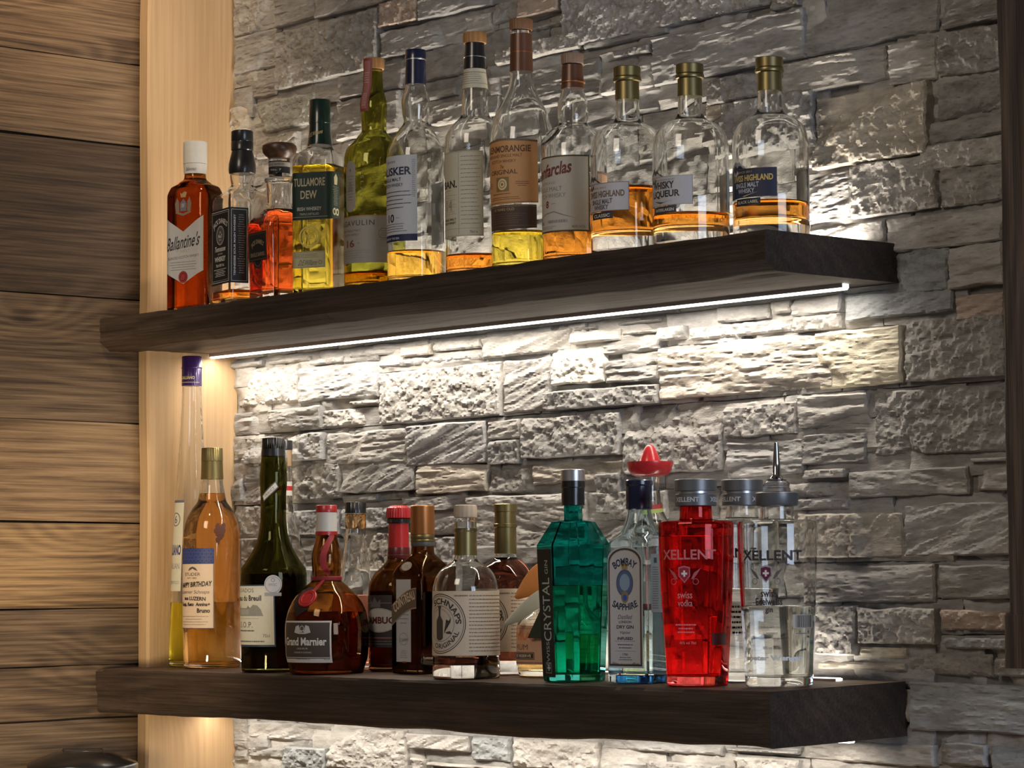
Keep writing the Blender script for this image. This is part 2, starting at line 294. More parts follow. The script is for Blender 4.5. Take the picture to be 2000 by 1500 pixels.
def plank_wall():
    V = []; F = []; A = []
    zs = [-.45, -.25, -.086, 0.0, .092, .231, .395, .600, .856, .993, 1.16, 1.4]
    rnd = random.Random(3); TN = []
    tones = [(1, 1, 1), (.9, .9, .9), (.95, .93, .9), (.85, .84, .82), (1.35, 1.28, 1.05), (1.2, 1.15, 1.05), (.85, .85, .85), (.45, .43, .42), (1.0, .98, .95), (1.05, 1, .95), (1, 1, 1)]
    for i in range(len(zs)-1):
        z0, z1 = zs[i]+.0012, zs[i+1]-.0012; off = rnd.uniform(0, .004); tilt = rnd.uniform(-.012, .012)
        ny = 90; nzr = max(6, int((z1-z0)/.008)); base = len(V)
        ys = np.linspace(-1.6, .27, ny); zz = np.linspace(z0, z1, nzr)
        Yg, Zg = np.meshgrid(ys, zz); d = np.minimum(Zg-z0, z1-Zg)
        X = -1.5-off+(fbm(Yg*4, Zg*60, i+50, 3)-.5)*.0030-np.clip(1-d/.0022, 0, 1)**2*.003+(Yg)*tilt*.12
        Zw = Zg+(fbm(Yg*5, Yg*0+i, 9+i, 2)-.5)*.004*np.clip(1-d/.01, 0, 1)
        V.extend(zip(X.ravel().tolist(), Yg.ravel().tolist(), Zw.ravel().tolist()))
        for j in range(nzr-1):
            for k in range(ny-1):
                a = base+j*ny+k; F.append((a, a+ny, a+ny+1, a+1))
        for row in (0, nzr-1):
            b2 = len(V)
            for k in range(ny): q = V[base+row*ny+k]; V.append((-1.53, q[1], q[2]))
            for k in range(ny-1):
                a = base+row*ny+k; F.append((a, a+1, b2+k+1, b2+k))
        n_now = len(V)-base; o = (rnd.uniform(-9, 9), rnd.uniform(-9, 9), rnd.uniform(-9, 9)); A.extend([o]*n_now); TN.extend([tones[i]]*n_now)
    b = len(V); V.extend([(-1.52, -1.6, -.45), (-1.52, .27, -.45), (-1.52, .27, 1.4), (-1.52, -1.6, 1.4), (-1.58, -1.6, -.45), (-1.58, .27, -.45), (-1.58, .27, 1.4), (-1.58, -1.6, 1.4)])
    for q in ((0, 1, 2, 3), (7, 6, 5, 4), (0, 3, 7, 4), (0, 4, 5, 1), (1, 5, 6, 2), (3, 2, 6, 7)): F.append(tuple(b+i for i in q))
    A.extend([(0, 0, 0)]*8); TN.extend([(.3, .3, .3)]*8)
    me = mesh('wall_left', V, F)
    at = me.attributes.new('board', 'FLOAT_VECTOR', 'POINT'); at.data.foreach_set('vector', np.array(A, dtype=np.float32).ravel())
    t2 = me.attributes.new('tone', 'FLOAT_VECTOR', 'POINT'); t2.data.foreach_set('vector', np.array(TN, dtype=np.float32).ravel())
    o = link('wall_left', me, WOOD_PLANK, smooth=40); o['kind'] = 'structure'
plank_wall()
# pale corner post standing on the plank wall
_ps = rect_sect(-1.5, .076, -1.470, .262, 3, 14, .004)
def post_disp(t, k, p, q):
    dx = nz(t*3, q*30, 4)*.003 if p > -1.475 else 0
    dy = nz(t*2.5, 3, 8)*.012 if q < .09 else (nz(t*2.2, 1, 15)*.02-.004 if q > .25 else 0)
    return dx, min(dy, .02)
o = loft_box('trim_1', WOOD_POST, 2, -.45, 1.4, 160, _ps, post_disp); o['kind'] = 'structure'

def shelf(name, label, top, thick, seed, cham, xr=0.0):
    root = empty(name, label, 'shelf', (0, 0, top-thick), 0, 'rough wooden wall shelves')
    s = []; n = 10
    y0, y1 = 0.0, .252; z0, z1 = 0.0, thick
    front = [(y0, z0+cham[1]+(thick-.004-cham[1])*i/12) for i in range(13)][::-1]
    bot = [(y0+cham[0]+(y1-y0-cham[0])*i/30, z0) for i in range(31)]
    s = [(y0+.004+(y1-y0-.004)*i/12, z1) for i in range(13)][::-1]+front+bot
    def disp(t, k, p, q):
        dp = dq = 0; ef = min(1, abs(xr-t)/.03+.12)
        if p < .004:
            a = min(1, (thick-q)/.012+.3)
            dp = (nz(t*3.2, q*10, seed)*.018+nz(t*7, q*170, seed+2)*.005+nz(t*30, q*30, seed+4)*.002)*a+.001
        if q < .004:
            dq = nz(t*2.6, p*7, seed+5)*.007+nz(t*7, p*150, seed+6)*.0030
            dq *= max(0, min(1, (.19-p)/.06))
            if p < .06: dq += nz(t*4, 5, seed+7)*.012
        if q > thick-.001: dq = -abs(nz(t*8, p*120, seed+8))*.0012 if p > .004 else -abs(nz(t*9, 1, seed+9))*.006
        return dp*ef, dq*ef
    bo = loft_box('board', WOOD_SHELF, 0, -1.503, xr, 420, s, disp, 6, root)
    bo.data.materials.append(WOOD_TOP)          # top face painted paler than the sides, standing for light on it
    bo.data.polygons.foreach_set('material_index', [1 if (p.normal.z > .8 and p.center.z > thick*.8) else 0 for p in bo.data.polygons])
    return root
def led(root, z, up, x0, x1, y=.214):
    h = .0045 if up else .0075; s = 1 if up else -1
    m1 = paint((.7, .7, .72), .35, .9, 'aluminium_channel')
    box = bmesh.new()
    def bx(a0, b0, c0, a1, b1, c1):
        g = bmesh.ops.create_cube(box, size=1)['verts']
        for v in g: v.co = Vector(((a0+a1)/2+v.co.x*(a1-a0), (b0+b1)/2+v.co.y*(b1-b0), (c0+c1)/2+v.co.z*(c1-c0)))
    zz = z-root.location.z
    bx(x0, y-.008, zz-.004*s, x1, y-.0062, zz+h*s*.7); bx(x0, y+.0062, zz-.004*s, x1, y+.008, zz+h*s*.7)
    bx(x0, y-.007, zz-.006*s, x1, y+.007, zz-.004*s)
    me = bpy.data.meshes.new('channel'); box.to_mesh(me); box.free()
    st = link('led_channel', me, m1, root)
    box2 = bmesh.new(); g = bmesh.ops.create_cube(box2, size=1)['verts']
    for v in g: v.co = Vector(((x0+x1)/2+v.co.x*(x1-x0), y+v.co.y*.0118, zz+(h-.004)/2*s+v.co.z*h*1.6))
    bmesh.ops.bevel(box2, geom=list(box2.edges), offset=.0012, segments=2, affect='EDGES')
    me = bpy.data.meshes.new('diffuser'); box2.to_mesh(me); box2.free()
    d = link('led_strip', me, emit('led_glow', (1, .95, .86), 5.0), root); d['label'] = 'glowing white light strip'
up = shelf('wall_shelf', 'upper dark rough wooden shelf holding whisky bottles on the stone wall', SH, .051, 11, (.022, .013))
led(up, SH-.051, False, -1.468, -.05, .203); led(up, SH, True, -1.468, -.05, .2255)
lo = shelf('wall_shelf', 'lower dark rough wooden shelf carrying gin, liqueur and schnaps bottles', 0.0, .070, 31, (.003, .003))
lo.location.z -= .006; lo.rotation_euler.x = .006/.252      # the old board sags a little towards the room
led(lo, -.076, False, -1.468, -.05, .203); led(lo, -.006, True, -1.468, -.09, .2255)

# weathered upright timber at the right edge, with its thicker foot block
tb = empty('wooden_beam', 'rough dark upright timber at the right edge of the stone wall', 'beam', (.290, .2, .08))
def bd(seed):
    return lambda t, k, p, q: ((nz(t*4, q*20, seed)*.010+nz(t*9, (p+q)*190, seed+2)*.004), (nz(t*3, p*20+7, seed+1)*.006))
loft_box('post', WOOD_BEAM, 2, -.005, 1.32, 200, rect_sect(-.023, -.075, .055, .040, 12, 16, .006), bd(61), 4, tb)
loft_box('foot_block', WOOD_BEAM, 2, -.055, .008, 24, rect_sect(-.028, -.083, .062, .040, 12, 16, .008), bd(71), 4, tb)
# worktop under the lower shelf (below the picture) that carries the jar
def simple_box(name, mat, x0, y0, z0, x1, y1, z1, bev=.003):
    bm = bmesh.new(); g = bmesh.ops.create_cube(bm, size=1)['verts']
    for v in g: v.co = Vector(((x0+x1)/2+v.co.x*(x1-x0), (y0+y1)/2+v.co.y*(y1-y0), (z0+z1)/2+v.co.z*(z1-z0)))
    bmesh.ops.bevel(bm, geom=list(bm.edges), offset=bev, segments=2, affect='EDGES')
    me = bpy.data.meshes.new(name); bm.to_mesh(me); bm.free(); return link(name, me, mat)
o = simple_box('trim_2', WOOD_POST, -1.498, -.5, -.445, .6, .24, -.40); o['kind'] = 'structure'
# ------------------------------------------------------------------ bottle tools (all measures in mm, local front = -Y)
def mono(ts, ys, q):
    n = len(ts); d = [(ys[i+1]-ys[i])/(ts[i+1]-ts[i]) for i in range(n-1)]
    m = [d[0]]+[0 if d[i-1]*d[i] <= 0 else 2*d[i-1]*d[i]/(d[i-1]+d[i]) for i in range(1, n-1)]+[d[-1]]
    for i in range(n-1):
        if q <= ts[i+1] or i == n-2:
            h = ts[i+1]-ts[i]; t = (q-ts[i])/h
            return ys[i]*(2*t**3-3*t*t+1)+h*m[i]*(t**3-2*t*t+t)+ys[i+1]*(-2*t**3+3*t*t)+h*m[i+1]*(t**3-t*t)
def densify(prof, sub=5, smooth=True):
    """prof rows: (z, a, b, r); gentle interpolation between rows"""
    if not smooth: return [tuple(p) for p in prof]
    ts = [0]
    for i in range(1, len(prof)): ts.append(ts[-1]+max(.05, math.hypot(prof[i][0]-prof[i-1][0], prof[i][1]-prof[i-1][1])))
    out = []
    for i in range(len(prof)-1):
        k = sub if (abs(prof[i][1]-prof[i+1][1]) > .9 or abs(prof[i][3]-prof[i+1][3]) > .9) else 2
        for j in range(k):
            q = ts[i]+(ts[i+1]-ts[i])*j/k
            out.append(tuple(mono(ts, [p[c] for p in prof], q) for c in range(4)))
    out.append(tuple(prof[-1])); return out
def sec(a, b, r, K=12, ch=0.0):
    r = min(r, a*.995, b*.995); pts = []
    for (cx, cyy, st) in ((a-r, -(b-r), -90), (a-r, b-r, 0), (-(a-r), b-r, 90), (-(a-r), -(b-r), 180)):
        p0 = (cx+r*math.cos(R(st)), cyy+r*math.sin(R(st))); p1 = (cx+r*math.cos(R(st+90)), cyy+r*math.sin(R(st+90)))
        for k in range(K):
            t = k/(K-1); an = R(st+90*t); x = cx+r*math.cos(an); y = cyy+r*math.sin(an)
            if ch: x += ch*(p0[0]+(p1[0]-p0[0])*t-x); y += ch*(p0[1]+(p1[1]-p0[1])*t-y)
            pts.append((x, y))
    return pts
def prof_at(prof, z):
    if z <= prof[0][0]: return prof[0]
    for i in range(len(prof)-1):
        if z <= prof[i+1][0]:
            t = (z-prof[i][0])/max(1e-6, prof[i+1][0]-prof[i][0]); return tuple(prof[i][c]+(prof[i+1][c]-prof[i][c])*t for c in range(4))
    return prof[-1]
def loft(V, F, rings, flip=False, cap0=True, cap1=True, ch=0.0, K=12):
    st = []
    for (z, a, b, r) in rings:
        st.append(len(V)); V.extend([(x/1000, y/1000, z/1000) for x, y in sec(a, b, r, K, ch)])
    n = 4*K
    for i in range(len(st)-1):
        for k in range(n):
            q = (st[i]+k, st[i]+(k+1) % n, st[i+1]+(k+1) % n, st[i+1]+k); F.append(q[::-1] if flip else q)
    if cap0: q = tuple(st[0]+k for k in range(n)); F.append(q if flip else q[::-1])
    if cap1: q = tuple(st[-1]+k for k in range(n)); F.append(q[::-1] if flip else q)
def lathe(name, pts, mat, parent, K=12, smooth=35, flute=0, fd=.5, off=(0, 0)):
    """closed solid of revolution from (z, r) rows"""
    V = []; F = []; n = 4*K if not flute else flute*4; st = []
    for (z, r) in pts:
        st.append(len(V))
        for k in range(n):
            rr = r-(fd if (flute and (k % 4) in (2, 3)) else 0); an = 2*math.pi*k/n
            V.append(((rr*math.cos(an)+off[0])/1000, (rr*math.sin(an)+off[1])/1000, z/1000))
    for i in range(len(st)-1):
        for k in range(n): F.append((st[i]+k, st[i]+(k+1) % n, st[i+1]+(k+1) % n, st[i+1]+k))
    F.append(tuple(st[0]+k for k in range(n))[::-1]); F.append(tuple(st[-1]+k for k in range(n)))
    return link(name, mesh(name, V, F), mat, parent, smooth)
def cyl_cap(name, z0, z1, r0, r1, mat, parent, **k):
    return lathe(name, [(z0, r0-.6), (z0+.5, r0), (z1-1.0, r1), (z1-.3, r1-.5), (z1, r1-1.3)], mat, parent, **k)

class Bottle: pass
def bottle(name, label, loc, rot, prof, gmat, wall=2.6, bt=6, fill=None, liq=None, ch=0.0, group=None, z0=0.0, smooth=True, zscale=1.0, angle=32):
    if not z0: z0 = -.006*(1-loc[1]/.252)+.0003
    B = Bottle(); B.root = empty(name, label, 'bottle', (loc[0], loc[1], z0), rot, group or ('whisky bottles in a row on the upper shelf' if z0 > .1 else 'spirit bottles standing on the lower shelf'))
    if z0 < .1: B.root.scale = (1, 1, 1.014)
    prof = [(p[0]*zscale, p[1], p[2], p[3]) for p in prof]
    first = prof[0]; body = [p for p in prof if p[0] > 9]
    a, b, r = first[1:]
    head = [(4.0, a, b, r)]
    prof = head+body
    B.prof = densify(prof, smooth=smooth); B.ch = ch
    V = []; F = []
    foot = [(2.6, a*.60, b*.60, r*.60), (.5, a*.86, b*.86, r*.86), (0, a-3.0, b-3.0, max(1, r-3.0)), (.35, a-1.5, b-1.5, max(1, r-1.5)), (1.6, a-.4, b-.4, max(1, r-.4))]
    loft(V, F, foot+B.prof, ch=ch)
    top = prof[-1][0]
    inner = [(z, p1-wall, p2-wall, max(.8, p3-wall)) for (z, p1, p2, p3) in B.prof if bt+4 < z < top-3 and p1-wall > 3]
    ia, ib, ir = prof_at(B.prof, bt+4)[1:]; ia -= wall; ib -= wall; ir = max(.8, ir-wall)
    inner = [(bt+1.2, ia*.5, ib*.5, ir*.5), (bt, ia*.82, ib*.82, ir*.82), (bt+.5, ia-2, ib-2, max(.6, ir-2)), (bt+2.2, ia-.4, ib-.4, max(.6, ir-.4)), (bt+4, ia, ib, ir)]+inner
    B.inner = inner
    loft(V, F, inner, flip=True, ch=ch)
    B.glass = link('glass_body', mesh('glass_body', V, F), gmat, B.root, angle)
    if liq is not None:
        V = []; F = []; e = .18
        rr = [(z-(e if i < 3 else 0), p1+e, p2+e, p3+e) for i, (z, p1, p2, p3) in enumerate(inner) if z < fill-.5]
        t = prof_at([i for i in inner], fill)
        # meniscus
        rr += [(fill, t[1]+e, t[2]+e, t[3]+e), (fill-.5, t[1]-1.0, t[2]-1.0, max(.5, t[3]-1.0))]
        loft(V, F, rr, ch=ch)
        B.liq = link('liquid', mesh('liquid', V, F), liq, B.root, angle)
    return B

def wrap(B, u, v, off):
    z, a, b, r = prof_at(B.prof, v); a += off; b += off; r = min(r+off, a*.995, b*.995)
    s = abs(u); sg = 1 if u >= 0 else -1; l1 = a-r; l2 = math.pi*r/2; l3 = 2*(b-r); l4 = l2
    if s <= l1: x, y = s, -b
    elif s <= l1+l2:
        an = (s-l1)/r; x, y = a-r+r*math.sin(an), -(b-r)-r*math.cos(an)
    elif s <= l1+l2+l3: x, y = a, -(b-r)+(s-l1-l2)
    elif s <= l1+l2+l3+l4:
        an = (s-l1-l2-l3)/r; x, y = a-r+r*math.cos(an), (b-r)+r*math.sin(an)
    else: x, y = a-r-(s-l1-l2-l3-l4), b
    return (sg*x/1000, y/1000, v/1000)

_tcache = {}
def text2d(s, bold=0.0, sp=1.0):
    key = (s, bold, sp)
    if key in _tcache: return _tcache[key]
    c = bpy.data.curves.new('t', 'FONT'); c.body = s; c.size = 1; c.resolution_u = 3; c.offset = bold; c.fill_mode = 'BOTH'; c.space_character = sp
    c.align_x = 'LEFT'
    o = bpy.data.objects.new('t', c); col.objects.link(o)
    dg = bpy.context.evaluated_depsgraph_get(); me = o.evaluated_get(dg).to_mesh()
    V = [(v.co.x, v.co.y) for v in me.vertices]; F = [tuple(p.vertices) for p in me.polygons]
    bpy.data.objects.remove(o); bpy.data.curves.remove(c)
    _tcache[key] = (V, F); return V, F
def ellipse(cu, cv, ru, rv, n=36, a0=0, a1=360):
    return [(cu+ru*math.cos(R(a0+(a1-a0)*k/n)), cv+rv*math.sin(R(a0+(a1-a0)*k/n))) for k in range(n+(0 if a1-a0 == 360 else 1))]
def decal(B, name, items, parent=None, step=2.6, base=.25, rnd_seed=1, xf=None, mrough=.55, flat=None):
    """items drawn in order, each a little above the last; one mesh with a material slot per colour"""
    rnd = random.Random(rnd_seed); slots = []; VV = []; FF = []; MI = []
    for li, it in enumerate(items):
        kind = it[0]; bm = bmesh.new(); c = it[-1] if not isinstance(it[-1], dict) else it[-2]; op = it[-1] if isinstance(it[-1], dict) else {}
        if max(c) > .25: c = tuple(min(.84, q*(1+.32*min(1, (max(c)-.25)/.15))) for q in c)
        mt = paint(c, op.get('rough', mrough), op.get('metal', 0.0), 'print')
        if mt not in slots: slots.append(mt)
        def poly(pts):
            try: bm.faces.new([bm.verts.new((p[0], p[1], 0)) for p in pts])
            except ValueError: pass
        if kind == 'rect':
            _, u0, v0, u1, v1 = it[:5]; poly([(u0, v0), (u1, v0), (u1, v1), (u0, v1)])
        elif kind == 'frame':
            _, u0, v0, u1, v1, t = it[:6]
            for q in ((u0, v0, u1, v0+t), (u0, v1-t, u1, v1), (u0, v0+t, u0+t, v1-t), (u1-t, v0+t, u1, v1-t)): poly([(q[0], q[1]), (q[2], q[1]), (q[2], q[3]), (q[0], q[3])])
        elif kind == 'ell':
            _, cu, cv, ru, rv = it[:5]; poly(ellipse(cu, cv, ru, rv))
        elif kind == 'ring':
            _, cu, cv, ro, ri = it[:5]; asp = op.get('asp', 1.0); n = 40
            o_ = ellipse(cu, cv, ro, ro*asp, n); i_ = ellipse(cu, cv, ri, ri*asp, n)
            for k in range(n): poly([o_[k], o_[(k+1) % n], i_[(k+1) % n], i_[k]])
        elif kind == 'poly': poly(it[1])
        elif kind == 'arcband':     # part of a ring between two angles
            _, cu, cv, ro, ri, a0, a1 = it[:7]; n = 18
            o_ = ellipse(cu, cv, ro, ro, n, a0, a1); i_ = ellipse(cu, cv, ri, ri, n, a0, a1)
            for k in range(n): poly([o_[k], o_[k+1], i_[k+1], i_[k]])
        elif kind == 't':
            _, s, cu, cv, wd, ht = it[:6]; V, F = text2d(s, op.get('bold', 0.0), op.get('sp', 1.0))
            if not V: bm.free(); continue
            x0 = min(p[0] for p in V); x1 = max(p[0] for p in V); y0 = min(p[1] for p in V); y1 = max(p[1] for p in V)
            sx = wd/(x1-x0); sy = ht/(y1-y0); sh = op.get('shear', 0.0); arc = op.get('arc'); rot = R(op.get('rot', 0)); bulge = op.get('bulge', 0)
            bv = []
            for p in V:
                x = (p[0]-(x0+x1)/2)*sx; y = (p[1]-(y0+y1)/2)*sy; x += y*sh
                if bulge: y = y+bulge*(1-(2*x/wd)**2)
                if arc: an = x/arc; x, y = (arc+y)*math.sin(an), (arc+y)*math.cos(an)-arc
                x, y = x*math.cos(rot)-y*math.sin(rot), x*math.sin(rot)+y*math.cos(rot)
                bv.append(bm.verts.new((cu+x, cv+y, 0)))
            for f in F:
                try: bm.faces.new([bv[i] for i in f])
                except ValueError: pass
        elif kind == 'lines':       # small print, too small to read in the picture
            _, u0, v0, u1, v1, n = it[:6]; hh = (v1-v0)/n
            for k in range(n):
                yy = v1-(k+.5)*hh; x = u0+(op.get('cen', 0)*rnd.uniform(0, .22)*(u1-u0)); xe = u1-(x-u0)-(0 if op.get('cen', 0) else rnd.uniform(0, .2)*(u1-u0))
                while x < xe:
                    wl = rnd.uniform(.8, 3.6)*op.get('ws', 1.0); x2 = min(x+wl, xe); t = hh*op.get('th', .26)/2; sk = op.get('sk', 0)*hh
                    poly([(x, yy-t), (x2, yy-t), (x2+sk, yy+t), (x+sk, yy+t)]); x = x2+.55*op.get('ws', 1.0)
        elif kind == 'bars':
            _, u0, v0, u1, v1 = it[:5]; x = u0
            while x < u1: t = rnd.choice((.35, .35, .7, 1.0)); poly([(x, v0), (min(x+t, u1), v0), (min(x+t, u1), v1), (x, v1)]); x += t+rnd.choice((.4, .6, .9))
        if len(bm.verts) == 0: bm.free(); continue
        if op.get('g'):             # tilt a group of items together: (cu, cv, degrees)
            gu, gv, ga = op['g']
            for v in bm.verts:
                x, y = v.co.x-gu, v.co.y-gv; v.co.x = gu+x*math.cos(R(ga))-y*math.sin(R(ga)); v.co.y = gv+x*math.sin(R(ga))+y*math.cos(R(ga))
        xs = [v.co.x for v in bm.verts]; k = math.floor(min(xs)/step)+1.137
        bmesh.ops.triangulate(bm, faces=[f for f in bm.faces if len(f.verts) > 4])
        while k*step < max(xs):
            bmesh.ops.bisect_plane(bm, geom=list(bm.verts)+list(bm.edges)+list(bm.faces), plane_co=(k*step, 0, 0), plane_no=(1, 0, 0)); k += 1
        ys = [v.co.y for v in bm.verts]
        if max(ys)-min(ys) > 10:
            vs = 6.0; k = math.floor(min(ys)/vs)+1
            while k*vs < max(ys):
                bmesh.ops.bisect_plane(bm, geom=list(bm.verts)+list(bm.edges)+list(bm.faces), plane_co=(0, k*vs, 0), plane_no=(0, 1, 0)); k += 1
        off = base+li*.012+(.10 if li else 0)
        bm.verts.index_update(); b0 = len(VV)
        for v in bm.verts: VV.append(wrap(B, v.co.x, v.co.y, off) if flat is None else flat(v.co.x, v.co.y, off))
        mi = slots.index(mt)
        for f in bm.faces:
            FF.append(tuple(b0+v.index for v in f.verts)); MI.append(mi)
        bm.free()
    me = mesh(name, VV, FF); o = link(name, me, slots, parent or B.root, 0)
    me.polygons.foreach_set('material_index', MI)
    return o
